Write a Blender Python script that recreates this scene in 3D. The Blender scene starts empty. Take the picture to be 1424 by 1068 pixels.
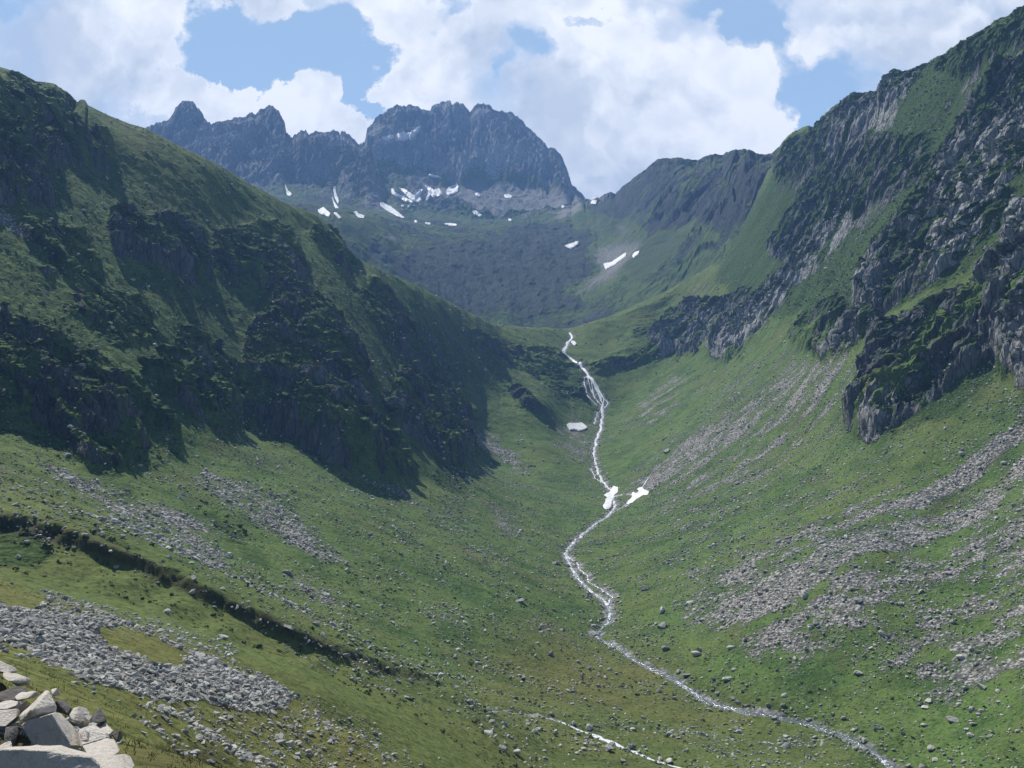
import bpy, math, random, time
import numpy as np
T0 = time.time()
rng = np.random.default_rng(7)
random.seed(7)

# ------------------------------------------------------------------ camera model
FPX, W0, H0 = 1424.0, 1424.0, 1068.0
PITCH = math.atan(66.0 / 1424.0)
CP, SP = math.cos(PITCH), math.sin(PITCH)

def ray(px, py):
    """slopes x/y and z/y of the sight line through a photo point"""
    u = (np.asarray(px, float) - W0 / 2) / FPX
    v = (H0 / 2 - np.asarray(py, float)) / FPX
    k = CP - v * SP
    return u / k, (v * CP + SP) / k

def project(x, y, z):
    f = y * CP + z * SP
    f = np.where(f < 0.05, 0.05, f)
    return W0 / 2 + FPX * x / f, H0 / 2 - FPX * (-y * SP + z * CP) / f

# ------------------------------------------------------------------ noise
_P = np.random.default_rng(11).permutation(4096).astype(np.int32)
_A = np.random.default_rng(12).uniform(0, 2 * math.pi, 4096)
_GX, _GY = np.cos(_A).astype(np.float32), np.sin(_A).astype(np.float32)

def perlin(x, y, seed=0):
    x = np.asarray(x, np.float32); y = np.asarray(y, np.float32)
    xi = np.floor(x); yi = np.floor(y)
    fx = x - xi; fy = y - yi
    xi = xi.astype(np.int32); yi = yi.astype(np.int32)
    a0 = _P[(xi + seed * 131) & 4095]; a1 = _P[(xi + 1 + seed * 131) & 4095]
    def g(a, b, dx, dy):
        h = _P[(a + b) & 4095]
        return _GX[h] * dx + _GY[h] * dy
    u = fx * fx * fx * (fx * (fx * 6 - 15) + 10)
    v = fy * fy * fy * (fy * (fy * 6 - 15) + 10)
    n00 = g(a0, yi, fx, fy); n10 = g(a1, yi, fx - 1, fy)
    n01 = g(a0, yi + 1, fx, fy - 1); n11 = g(a1, yi + 1, fx - 1, fy - 1)
    m0 = n00 + u * (n10 - n00); m1 = n01 + u * (n11 - n01)
    return (m0 + v * (m1 - m0)) * 1.45

def fbm(x, y, octaves=4, seed=0, gain=0.5, lac=2.03):
    s = 0; a = 1; t = 0
    for o in range(octaves):
        s = s + a * perlin(x, y, seed + o); t += a
        a *= gain; x = x * lac; y = y * lac
    return s / t

def ridged(x, y, octaves=4, seed=0, gain=0.5, lac=2.03):
    s = 0; a = 1; t = 0
    for o in range(octaves):
        s = s + a * (1 - 2 * np.abs(perlin(x, y, seed + o))); t += a
        a *= gain; x = x * lac; y = y * lac
    return s / t

def blocks(x, y, seed=0):
    """flat facets: one random height and tilt per irregular cell"""
    x = np.asarray(x, np.float32); y = np.asarray(y, np.float32)
    xi = np.floor(x).astype(np.int32); yi = np.floor(y).astype(np.int32)
    best = np.full(x.shape, 9.0, np.float32); out = np.zeros(x.shape, np.float32)
    for dx in (-1, 0, 1):
        for dy in (-1, 0, 1):
            h = _P[(_P[(xi + dx + seed * 173) & 4095] + yi + dy) & 4095]; h2 = _P[(h + 17) & 4095]; h3 = _P[(h + 91) & 4095]
            ox = x - (xi + dx + .5 + .38 * _GX[h]); oy = y - (yi + dy + .5 + .38 * _GY[h]); d = ox * ox + oy * oy
            m = d < best
            best = np.where(m, d, best); out = np.where(m, h2 / 2048.0 - 1 + .9 * (ox * _GX[h3] + oy * _GY[h3]), out)
    return out

def sstep(a, b, x):
    t = np.clip((x - a) / (b - a), 0, 1)
    return t * t * (3 - 2 * t)

# ------------------------------------------------------------------ terrain control points: photo point + distance in metres
def pts(txt):
    return [tuple(float(q) for q in p.split(',')) for p in txt.split()]

STREAM = pts("""1275,1090,215 1250,1066,225 1215,1035,233 1150,1005,252 1060,985,262 980,968,278 950,945,285 900,920,306 860,895,330
 830,880,345 838,868,355 852,855,365 846,840,378 840,832,385 820,815,408 803,797,430 793,783,447 787,768,472 795,755,497 810,740,528 826,727,560 845,715,590
 856,700,620 848,680,668 838,665,700 828,645,745 826,625,790 829,610,825 836,592,862 838,578,890 838,560,915 828,535,935 815,515,955 797,500,985 783,491,1000
 790,478,1035 796,470,1050 792,462,1065""")
BRANCHES = {
 'side': pts("790,770,468 803,780,450 815,795,430 823,807,418 838,814,408 850,824,392 846,838,380"),
 'snowmelt': pts("845,715,590 870,703,612 895,690,640 905,684,655"),
 'braid': pts("853,690,645 872,690,640 885,700,622 868,708,604"),
 'loop': pts("832,640,750 822,652,732 828,664,705 842,672,688"),
 'strand': pts("838,562,912 830,575,893 826,590,868"),
 'second': pts("640,975,212 700,985,216 760,993,222 800,1005,222 850,1025,215 890,1045,209 925,1058,206 960,1068,204 1010,1082,202"),
}
FALLS = [pts(t) for t in ("818,518,953 812,535,936 818,556,916 830,564,910", "820,520,951 824,540,931 826,552,920 836,562,912",
                          "822,522,949 834,540,930 840,552,921 838,562,912", "816,522,950 822,545,927 832,560,914", "822,528,944 838,548,924 846,556,918 840,566,908")]

def left_d(px, py):
    a, c = ray(px, py); return 79.65 / (-c - .4 * a + .07)

C = []
C += STREAM
for k in ('second',): C += BRANCHES[k]
# left valley side, lower meadows
for p in pts("100,660,0 200,640,0 0,600,0 170,662,0 330,592,0 250,630,0 240,720,0 120,700,0 330,680,0 420,650,0 480,650,0 560,662,0 520,720,0 420,740,0 300,765,0 660,640,0 620,690,0 600,770,0 500,810,0 700,700,0 700,790,0 620,860,0 700,870,0 740,820,0 760,890,0 700,935,0 770,950,0 420,830,0"):
    C.append((p[0], p[1], float(left_d(p[0], p[1]))))
# embankment: top edge, foot
BANK_TOP = pts("-60,705,172 0,716,172 75,735,170 150,757,168 225,790,167 300,826,167 360,853,169 420,880,172 470,900,176 520,922,180 620,947,194"); C += BANK_TOP
BANK_FOOT = pts("-60,760,160 0,768,160 75,785,158 150,808,157 225,836,156 300,864,156 360,886,158 420,910,160 470,928,164 520,943,170 620,962,188"); C += BANK_FOOT
# near slopes in front of it
C += pts("0,800,118 150,850,115 300,905,112 450,960,118 560,1000,140 680,1030,165 760,1055,185 -80,790,120")
C += pts("0,855,72 120,870,76 200,900,75 300,940,76 400,975,78 500,1020,95 0,895,48 100,930,42 160,965,34 250,1010,40 330,1050,55 420,1068,80 520,1080,105 700,1080,150")
C += pts("200,1010,24 170,1040,14 230,1066,22 300,1085,36 850,1090,175 1100,1100,180 1424,1120,170 1500,1080,195 1424,1068,206 1150,1066,216")
C += pts("300,1180,14 500,1200,22 712,1220,20 1000,1220,24 1300,1220,30 500,1140,60 712,1150,80 1000,1150,100 1300,1160,100 712,1400,6 1200,1400,8 1424,1400,9 100,1300,3.5")
# left wall
C += pts("0,540,330 0,470,362 0,400,395 0,330,430 0,250,475 0,170,525 0,126,550 -80,560,300 -80,300,420 -80,60,560 -80,180,490")
C += pts("90,560,350 90,430,415 90,300,490 90,190,575 150,212,600 170,600,345 170,480,415 170,350,505 170,250,590 250,520,430 250,400,510 250,300,600 330,500,520 330,400,580 330,310,655 400,560,500 420,460,560 420,380,640 420,330,705")
C += pts("480,560,520 500,470,600 500,400,700 560,560,610 560,480,700 560,420,780 640,560,790 640,490,850 640,455,900 700,560,850 700,500,960")
CREST_L = pts("0,97,600 50,112,620 100,145,635 150,165,645 210,190,655 280,225,668 350,260,690 400,285,708 440,305,728 470,325,748 485,350,760 520,370,785 560,385,815 600,405,860 640,425,925 690,450,1030"); C += CREST_L
C += pts("720,453,1045 750,455,1058 830,452,1055")
LIP = pts("690,450,1030 720,453,1045 750,455,1058 792,457,1062 830,452,1055 870,432,1095 930,402,1130 1000,366,1080 1050,343,1000")
C += pts("750,560,840 740,500,965 740,620,745 760,650,705 770,700,600 720,640,730 790,560,890 860,540,940 852,580,898 790,520,962 780,600,835 770,530,935")
# right valley side
C += pts("1424,600,372 1424,750,305 1424,900,250 1424,980,226 1330,700,360 1330,850,280 1330,950,252 1200,690,385 1200,760,326 1200,876,283 1200,950,262 1050,755,377 1050,875,300 1050,930,280 1050,650,520 950,700,500 950,800,390 950,880,325 900,720,540 900,820,385 900,870,345 1050,550,650 950,600,690 900,600,800 900,560,870 870,500,985 850,470,1040")
C += pts("1120,620,505 1120,500,640 1200,612,448 1260,590,425 1330,570,405 1424,540,388 1500,600,350 1500,850,250")
C += pts("930,480,1000 930,440,1080 1000,520,840 1000,450,960 1000,400,1035 1060,450,835 1060,400,900 1060,350,980 930,402,1130 1000,366,1080 1050,343,1000 870,430,1100")
# right wall
C += pts("1200,540,485 1200,450,560 1200,380,640 1200,300,740 1200,220,850 1130,400,760 1130,320,890 1130,260,980 1130,215,1040")
C += pts("1330,500,440 1330,420,490 1330,330,550 1330,250,610 1330,170,680 1424,470,415 1424,400,445 1424,320,490 1424,230,545 1424,130,610 1520,500,390 1520,350,440 1520,150,540 1520,-20,620")
CREST_R = pts("1424,8,690 1390,30,715 1345,55,745 1290,85,790 1240,98,850 1222,125,900 1185,130,960 1150,155,1020 1130,178,1090 1100,190,1200 1072,213,1330 1050,215,1430 1030,206,1560 1000,215,1720 910,222,1980 885,238,2060 860,258,2150 845,268,2230 826,280,2330"); C += CREST_R
C += pts("1060,270,1300 1060,310,1260 1000,280,1530 1000,340,1330 1035,318,1290 1000,385,1200 930,280,1750 930,340,1520 930,385,1390 880,300,1900 880,360,1560 880,410,1400 850,330,1850 850,380,1600 830,420,1420 800,448,1400 760,450,1400")
# cirque and shelf
C += pts("720,440,1400 660,430,1400 620,405,1440 680,400,1530 740,400,1550 790,400,1530 560,345,1600 600,360,1560 640,350,1660 700,350,1720 760,350,1750 800,360,1700 500,312,1480 470,305,1440 540,315,1600 600,325,1780 660,322,1880 700,316,2000 740,322,2000 780,318,2000 810,318,1980 520,300,1800")
C += pts("640,314,2060 700,311,2150 760,305,2200 580,312,2000 800,300,2250")
# massif
C += pts("600,298,2300 660,295,2380 720,292,2420 780,290,2400 560,288,2350 620,272,2520 690,272,2580 750,268,2600 560,262,2500 530,250,2600 600,235,2680 660,235,2720 720,232,2750 770,235,2760 560,200,2780 600,190,2820 660,190,2850 720,195,2850 540,205,2720")
CREST_F2 = pts("508,195,2800 520,160,2900 545,150,2920 580,152,2950 605,145,2980 640,143,3000 680,148,2990 710,155,2960 735,178,2920 760,205,2880 780,215,2850 790,240,2760 805,265,2650 818,278,2480 800,280,2500"); C += CREST_F2
CREST_F1 = pts("205,178,2500 235,160,2540 260,142,2580 280,160,2600 300,170,2620 340,160,2640 375,150,2660 398,180,2690 420,183,2700 450,182,2720 480,184,2740 492,200,2765"); C += CREST_F1
C += pts("260,210,2400 330,220,2400 400,225,2430 450,225,2480 490,235,2560 330,270,2150 400,265,2200 450,262,2280 500,268,2400 440,290,2000 500,292,2100 540,285,2250 470,300,1750 250,260,2200 200,230,2350 120,170,2500 60,180,2550")

# back sides, so that ground falls away behind each crest
def back(cr, k, drop):
    out = []
    for (px, py, d) in cr:
        a, c = ray(px, py)
        d2 = d * k; z = c * d - drop * (d2 - d)
        out.append((px, None, d2, z / d2))
    return out
BK = []
BK += back(pts("0,97,600 100,145,635 210,190,655 350,260,690 440,305,728 485,350,760 560,385,815 640,425,925 690,450,1030"), 1.16, .55)
BK += back(pts("0,97,600 100,145,635 210,190,655 350,260,690 440,305,728 560,385,815"), 1.45, .22)
BK += back(pts("720,453,1045 770,456,1062 830,452,1055 880,430,1090"), 1.13, .12)
BK += back(pts("930,402,1130 1000,366,1080"), 1.1, .45)
BK += back(pts("1424,8,690 1345,55,745 1240,98,850 1150,155,1020 1072,213,1330 1000,215,1720 910,222,1980 860,258,2150 1500,-30,650"), 1.2, .5)
BK += back(pts("260,142,2580 375,150,2660 450,182,2720 545,150,2920 640,143,3000 735,178,2920 790,240,2760 120,170,2500 0,185,2550"), 1.14, .7)
BK += back(pts("818,278,2480 826,280,2380"), 1.3, .4)
BK += back(pts("700,311,2150 760,305,2200"), 1.03, .0)

def dens(cr, step):
    """extra points along a crest or an edge"""
    out = []
    for p, q in zip(cr[:-1], cr[1:]):
        k = int(math.hypot(q[0] - p[0], q[1] - p[1]) / step)
        for i in range(1, k + 1):
            f = i / (k + 1)
            out.append((p[0] + (q[0] - p[0]) * f, p[1] + (q[1] - p[1]) * f, math.exp(math.log(p[2]) * (1 - f) + math.log(q[2]) * f)))
    return out
for e in (STREAM, BANK_TOP, BANK_FOOT, CREST_L, CREST_R, CREST_F1, CREST_F2, LIP): C += dens(e, 22)
for e, k, dr in ((CREST_L, 1.16, .5), (CREST_R, 1.18, .5), (CREST_F1, 1.14, .7), (CREST_F2, 1.14, .7)): BK += back(dens(e, 40), k, dr)
s_, l_, t_ = [], [], []
for p in C:
    a, c = ray(p[0], p[1]); y = p[2]
    s_.append(a * y / (y + 20)); l_.append(math.log(y + 20)); t_.append(c * y / (y + 20))
for p in BK:
    a, _ = ray(p[0], 534); y = p[2]
    s_.append(a * y / (y + 20)); l_.append(math.log(y + 20)); t_.append(p[3] * y / (y + 20))
for (x, y, z) in [(-12, -14, 1.5), (0, -14, -1.0), (12, -14, -1.5), (-8, -4, .6), (0, -4, -1.5), (8, -4, -2.2), (-6, 2, -.4), (0, 2, -1.75), (6, 2, -2.6),
                  (-2.6, 4.5, -1.85), (-1.6, 4.5, -2.0), (-4.5, 6, -1.75), (-3.2, 6.5, -2.1), (-2.0, 6.5, -2.4), (-2.6, 5.5, -2.0), (-4.2, 8, -2.3), (0, 6, -2.6), (-6, 10, -2.4), (-3.6, 9.5, -3.0),
                  (-12, 14, -2.6), (-10, 25, -6.5), (-25, 40, -7.5), (-40, 60, -8.5)]:
    s_.append(x / (y + 20)); l_.append(math.log(y + 20)); t_.append(z / (y + 20))
s_ = np.array(s_); l_ = np.array(l_); t_ = np.array(t_)
WL = 0.62
def phi(ds, dl):
    return (ds * ds + dl * dl * WL * WL + 4e-5) ** 0.62
def fit_rbf():
    n = len(s_)
    A = phi(s_[:, None] - s_[None], l_[:, None] - l_[None])
    A[np.diag_indices(n)] -= 1.5e-3
    Pm = np.c_[np.ones(n), s_, l_]
    M = np.zeros((n + 3, n + 3)); M[:n, :n] = A; M[:n, n:] = Pm; M[n:, :n] = Pm.T
    w = np.linalg.solve(M, np.r_[t_, 0, 0, 0])
    return w
WRB = fit_rbf()
SG = np.linspace(-.70, .70, 231); LG = np.linspace(math.log(4.5), math.log(4300), 440)
def eval_rbf():
    S, L = np.meshgrid(SG, LG); out = np.empty(S.size); S = S.ravel(); L = L.ravel(); n = len(s_)
    for i in range(0, S.size, 20000):
        k = phi(S[i:i+20000, None] - s_[None], L[i:i+20000, None] - l_[None])
        out[i:i+20000] = k @ WRB[:n] + WRB[n] + WRB[n+1] * S[i:i+20000] + WRB[n+2] * L[i:i+20000]
    return out.reshape(len(LG), len(SG)).astype(np.float32)
TG = eval_rbf()
print('rbf', len(s_), round(time.time() - T0, 1))

def bil(G, fx, fy):
    h, w = G.shape
    fx = np.clip(fx, 0, w - 1.001); fy = np.clip(fy, 0, h - 1.001)
    i = fx.astype(np.int32); j = fy.astype(np.int32); a = (fx - i).astype(np.float32); b = (fy - j).astype(np.float32)
    return (G[j, i] * (1 - a) + G[j, i+1] * a) * (1 - b) + (G[j+1, i] * (1 - a) + G[j+1, i+1] * a) * b

def base_z(x, y):
    Y = y + 20
    return bil(TG, (x / Y - SG[0]) / (SG[1] - SG[0]), (np.log(np.maximum(Y, 4.6)) - LG[0]) / (LG[1] - LG[0])) * Y
# ------------------------------------------------------------------ region maps (half photo scale, 712 x 534), laid on the ground by projection
MW, MH = 712, 534
def raster(polys, blur=2.0, zone=None):
    G = np.zeros((MH, MW), np.float32)
    for (txt, val) in polys:
        P = np.array([[float(q) / 2 for q in p.split(',')] for p in txt.split()])
        x0, y0 = np.floor(P.min(0)).astype(int) - 1; x1, y1 = np.ceil(P.max(0)).astype(int) + 1
        x0 = max(x0, 0); y0 = max(y0, 0); x1 = min(x1, MW); y1 = min(y1, MH)
        if x1 <= x0 or y1 <= y0: continue
        X, Y = np.meshgrid(np.arange(x0, x1) + .5, np.arange(y0, y1) + .5)
        ins = np.zeros(X.shape, bool)
        for (ax, ay), (bx, by) in zip(P, np.roll(P, -1, 0)):
            if ay == by: continue
            c = (ay > Y) != (by > Y)
            ins ^= c & (X < (bx - ax) * (Y - ay) / (by - ay) + ax)
        sub = G[y0:y1, x0:x1]
        if val >= 0: sub[ins] = np.maximum(sub[ins], val)
        else: sub[ins] = 0
    return blur_map(G, blur)

def blur_map(G, s):
    if s <= 0: return G
    r = int(3 * s) + 1
    k = np.exp(-np.arange(-r, r + 1) ** 2 / (2 * s * s)); k /= k.sum()
    G = np.apply_along_axis(lambda v: np.convolve(np.pad(v, r, mode='edge'), k, 'valid'), 0, G)
    G = np.apply_along_axis(lambda v: np.convolve(np.pad(v, r, mode='edge'), k, 'valid'), 1, G)
    return G.astype(np.float32)

def lift_map(cliffs, blur=.8):
    """cliff polygons: each vertex px,py,w; w is how far the rock stands proud there"""
    G = np.zeros((MH, MW), np.float32)
    for (txt, H) in cliffs:
        V = np.array([[float(q) for q in p.split(',')] for p in txt.split()]); P = V[:, :2] / 2; wv = V[:, 2]
        m = raster([(' '.join('%f,%f' % (a, b) for a, b in V[:, :2]), 1.0)], 0)
        jj, ii = np.nonzero(m)
        if not len(jj): continue
        d2 = (ii[:, None] + .5 - P[None, :, 0]) ** 2 + (jj[:, None] + .5 - P[None, :, 1]) ** 2 + 4
        k = 1 / d2 ** 1.3
        val = (k * wv).sum(1) / k.sum(1) * H
        G[jj, ii] = np.maximum(G[jj, ii], val)
    return blur_map(G, blur)

ROCK_MID = [
 ("330,590 345,470 400,400 460,430 505,520 512,600 530,662 480,657 420,632 370,605", 1), ("540,605 560,520 620,510 655,590 662,642 620,646 570,612", 1),
 ("520,600 560,640 575,670 540,672 505,642", .9), ("0,590 0,470 60,460 150,530 205,590 240,600 246,636 215,612 150,640 172,664 120,652 60,602", .95),
 ("200,540 260,470 320,510 335,606 300,602 240,572", .95), ("0,126 40,140 80,180 150,208 158,228 95,232 60,262 72,292 0,305", .9),
 ("150,320 200,300 280,330 292,388 240,392 160,362", .85), ("30,330 110,330 140,400 60,400", .7), ("300,330 400,320 430,390 350,420 300,390", .7),
 ("440,310 485,345 502,372 470,374 430,332", .8), ("520,390 580,460 605,525 540,485 495,420", .75), ("640,462 720,488 742,512 680,502", .9), ("680,528 765,582 730,574", .8),
 ("20,94 100,135 116,140 80,160 0,110", .5), ("100,400 200,420 230,480 160,500 100,450", .6),
 ("925,442 1000,425 1045,408 1000,452 960,492 920,502 905,482", .95), ("985,482 1060,415 1120,355 1165,290 1192,300 1130,385 1060,455 1010,505 990,502", 1),
 ("1070,345 1110,290 1180,262 1205,300 1150,335 1090,375", .9), ("1195,405 1240,330 1290,255 1330,195 1390,105 1424,88 1424,250 1380,335 1300,405 1230,445 1190,482", .82),
 ("1178,592 1205,520 1260,470 1330,418 1385,440 1402,482 1300,562 1222,618 1193,614", .9), ("1375,400 1424,290 1424,545 1388,522 1372,455", 1),
 ("1125,492 1190,438 1212,462 1150,505", .85), ("920,498 880,514 832,519 820,506 870,508 915,488", .8), ("722,490 770,486 800,505 818,530 812,562 780,560 745,535", .55),
 ("840,520 800,505 812,498 848,512", .9), ("1072,214 1130,178 1190,128 1240,97 1290,86 1262,135 1205,185 1135,240 1092,270", .75), ("1290,86 1424,6 1424,70 1330,110", .6),
 ("1100,270 1200,200 1290,190 1290,255 1200,290 1120,300", .55), ("870,462 905,455 915,470 880,478", .4), ("1140,500 1090,470 1120,440 1170,420 1180,450", .5),
]
CLIFFS = [
 ("330,592,.7 350,500,.3 400,425,.1 450,430,0 480,500,.3 505,580,.8 530,662,1 480,657,1 420,632,1 370,606,.9", 17.6),
 ("540,606,.6 565,530,.1 620,520,0 655,590,.7 662,643,1 620,647,1 570,613,.9", 13.5), ("520,604,.3 560,640,.6 575,671,1 540,673,1 505,643,.8", 6.2),
 ("0,592,.9 0,500,.2 70,470,0 150,545,.2 205,595,.5 245,637,1 215,613,.8 172,665,1 120,653,1 60,603,.9", 9.3), ("200,540,0 260,480,.0 320,530,.6 336,608,1 300,603,1 240,573,.8", 7.8),
 ("0,130,.3 40,142,.6 80,182,.8 150,210,.9 157,228,1 95,232,.8 60,262,.8 72,292,.9 0,305,.8 0,200,.2", 10.3), ("150,330,0 200,302,.2 280,335,.8 292,390,1 240,393,1 160,362,.8", 8.3),
 ("300,335,0 400,325,.2 430,390,1 350,420,1 300,390,.8", 6.2), ("440,310,.5 485,345,1 502,374,1 470,375,.9 430,335,.2", 7.2), ("640,462,.2 720,488,.9 742,514,1 680,504,.9", 5.2), ("680,528,.2 765,584,1 730,576,1", 4.6),
 ("520,400,0 580,460,.6 605,527,1 540,487,1 495,420,.6", 6.2),
 ("1178,592,.9 1205,520,.8 1260,470,.2 1330,420,0 1385,440,.3 1402,482,.8 1300,563,.9 1222,619,1 1193,615,1", 15), ("1375,400,.5 1424,290,0 1424,546,.9 1388,523,1 1372,455,1", 16),
 ("925,442,.2 1000,425,0 1045,408,0 1000,452,.8 960,493,1 920,503,1 905,483,.6", 11), ("1195,405,.7 1240,330,.6 1290,255,.5 1330,195,.4 1390,105,.3 1424,88,.2 1424,250,.1 1380,335,.2 1300,405,.4 1230,445,.8 1190,483,1", 13),
 ("985,482,.6 1060,415,.2 1120,355,.1 1165,290,0 1192,300,.2 1130,386,.5 1060,456,.9 1010,506,1", 7), ("920,498,.7 880,516,1 832,521,1 820,506,.4 870,506,.2 915,486,0", 5), ("840,522,1 800,507,1 812,498,.4 848,511,.4", 5),
]
SCREE_MID = [
 ("20,606 90,640 180,690 250,720 318,770 310,796 220,764 150,714 80,664", .62), ("100,700 170,735 230,775 270,800 220,790 150,745", .4), ("265,640 340,670 430,720 500,790 497,808 420,775 340,715 275,665", .58), ("640,580 680,598 740,648 752,670 700,642 652,612", .9),
 ("680,690 720,715 745,765 700,755 670,715", .65), ("490,645 600,700 625,725 560,705 480,665", .6), ("380,792 450,815 510,850 430,835", .7), ("520,838 640,846 720,885 600,868", .5),
 ("1424,590 1424,690 1330,760 1230,830 1130,880 1040,890 985,860 1010,820 1130,770 1240,700", .27), ("1424,560 1424,780 1250,880 1080,930 940,880 960,790 1180,700", .24), ("1424,800 1424,1000 1150,1000 1000,950 1100,900", .15), ("900,700 1060,590 1180,500 1200,540 1100,640 980,730 900,740", .2), ("1424,590 1424,625 1330,690 1265,730 1300,680", .45), ("1180,478 1205,508 1060,610 960,670 890,694 862,672 960,612 1080,535", .42),
 ("1125,360 1065,440 1000,505 900,585 848,597 920,545 1005,475 1070,400", .5), ("1050,800 1170,765 1250,740 1180,820 1060,870 980,870", .4), ("850,600 830,650 790,640 760,600 790,570 820,575", .5), ("800,640 850,690 880,690 900,684 870,710 840,712 810,680", .5),
 ("0,290 40,325 60,340 20,335 0,315", .9), ("140,260 155,300 182,372 195,392 172,372 145,310", .7), ("85,395 140,420 150,440 100,420", .6), ("940,400 1000,385 1010,395 960,425 930,420", .6),
 ("1300,460 1360,430 1370,445 1310,475", .8), ("1250,900 1424,780 1424,870 1300,980 1200,960", .25), ("850,1020 960,985 1150,1030 1200,1066 1020,1066", .3), ("620,975 760,985 860,1020 800,1020 700,1000", .45),
 ("950,960 1060,985 1150,1008 1215,1038 1250,1066 1220,1066 1150,1020 1040,990", .5), ("1270,250 1390,260 1400,290 1330,300 1270,270", .4), ("1340,150 1424,120 1424,135 1350,165", .4),
]
SCREE_NEAR = [("-4,846 60,850 150,872 230,900 300,922 372,945 412,975 380,988 300,982 200,972 120,947 50,907 -4,892", 1.0), ("130,872 260,900 262,925 215,925 150,905", -1), ("60,800 200,840 330,900 330,930 200,890 60,850", .3),
 ("180,985 420,990 560,1066 300,1066 200,1030", .3), ("430,960 520,1010 600,1066 560,1066 420,985", .25)]
DIRT = [("0,712 75,733 150,754 225,787 300,823 360,850 420,877 470,897 520,919 600,944 610,952 520,934 470,914 420,895 360,870 300,843 225,808 150,778 75,757 0,738", .95), ("1280,720 1330,680 1424,590 1424,600 1345,672 1290,722", .7), ("160,1040 300,1030 330,1066 200,1066", .5)]
DRY = [("0,640 100,700 220,770 330,830 480,895 640,950 800,940 880,930 960,970 1100,1000 1200,1068 0,1068", .6), ("660,880 860,890 960,950 1060,990 1000,1010 860,990 700,960", 1.0), ("700,455 800,458 900,420 900,445 800,490 700,490", .6),
 ("930,405 1000,370 1080,345 1050,380 960,440 880,450", .6), ("1290,250 1424,190 1424,330 1340,300", .5), ("1180,500 1330,430 1340,460 1200,520", .5), ("90,150 210,190 330,300 230,280 120,200", .5)]
SHRUB = [("0,600 0,130 100,150 210,260 330,300 480,350 690,470 720,520 620,560 540,610 480,660 330,600 250,640 170,665", .52), ("330,300 210,190 280,225 480,350 690,450 640,470 480,380", -1), ("0,722 60,745 70,790 0,790", .9), ("240,670 330,735 352,775 300,745", .9), ("100,700 260,790 240,800 90,730", .6),
 ("600,640 660,645 650,690 600,680", .8), ("760,490 830,520 815,575 760,545", .7), ("1230,560 1330,490 1400,440 1424,440 1424,500 1300,580 1215,616", .9), ("1140,780 1180,735 1230,700 1200,760", .7), ("1000,330 1130,180 1300,80 1424,20 1424,330 1250,430 1080,440 1000,400", .95), ("880,450 960,430 1000,470 900,510 860,500", .6), ("960,600 1040,530 1080,540 1000,620", .3)]
WALL = [("-10,590 170,668 245,640 335,598 480,660 575,675 660,646 770,590 800,500 690,448 480,330 200,170 0,80", 1), ("840,520 1000,500 1060,455 1190,480 1180,600 1225,622 1300,570 1400,490 1424,550 1424,-20 1050,215 1050,343 930,402 870,440", 1)]
ROCK_FAR = [("190,180 260,130 400,140 500,195 560,130 700,130 800,240 840,285 800,285 760,270 700,262 620,262 590,250 540,250 520,262 545,290 480,290 470,270 400,260 300,280 200,250", 1),
 ("820,280 900,215 1080,200 1150,160 1150,330 1040,320 960,315 900,330 850,300", .9), ("640,335 820,330 830,350 820,440 640,440 560,385 560,350", .6), ("690,318 760,300 830,315 820,345 760,330 700,345", .6), ("500,325 540,340 560,375 520,360", .8), ("940,330 1040,310 1050,340 930,400", .5)]  # headwall polygon mixes in more dark rock, painting its shade into the colour
SCREE_FAR = [("470,235 500,250 540,285 545,300 500,292 450,250", .8), ("545,255 600,280 640,300 720,310 800,300 815,280 770,272 700,266 620,266 570,250", .9), ("520,215 560,225 540,260 575,280 520,262", .5), ("690,200 740,215 690,250 660,262", .7), ("820,345 860,340 910,330 880,365 850,400 800,420 780,405 830,385", .6), ("510,318 545,325 562,360 550,352 530,330", .8),
 ("640,205 655,208 650,245 640,240", .6), ("860,300 900,330 850,330", .5), ("800,300 830,315 790,330", .3)]
GREEN_FAR = [("470,308 520,312 520,330 490,330 470,320", 1), ("680,312 740,308 830,320 830,335 700,330", .6), ("870,345 960,320 930,370 880,400", .8), ("820,305 900,310 860,330", .7)]
SNOW = {}
_S1 = lambda t, x0, y0, k: ' '.join('%.2f,%.2f' % (x0 + float(p.split(',')[0]) / k, y0 + float(p.split(',')[1]) / k) for p in t.split())
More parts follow.
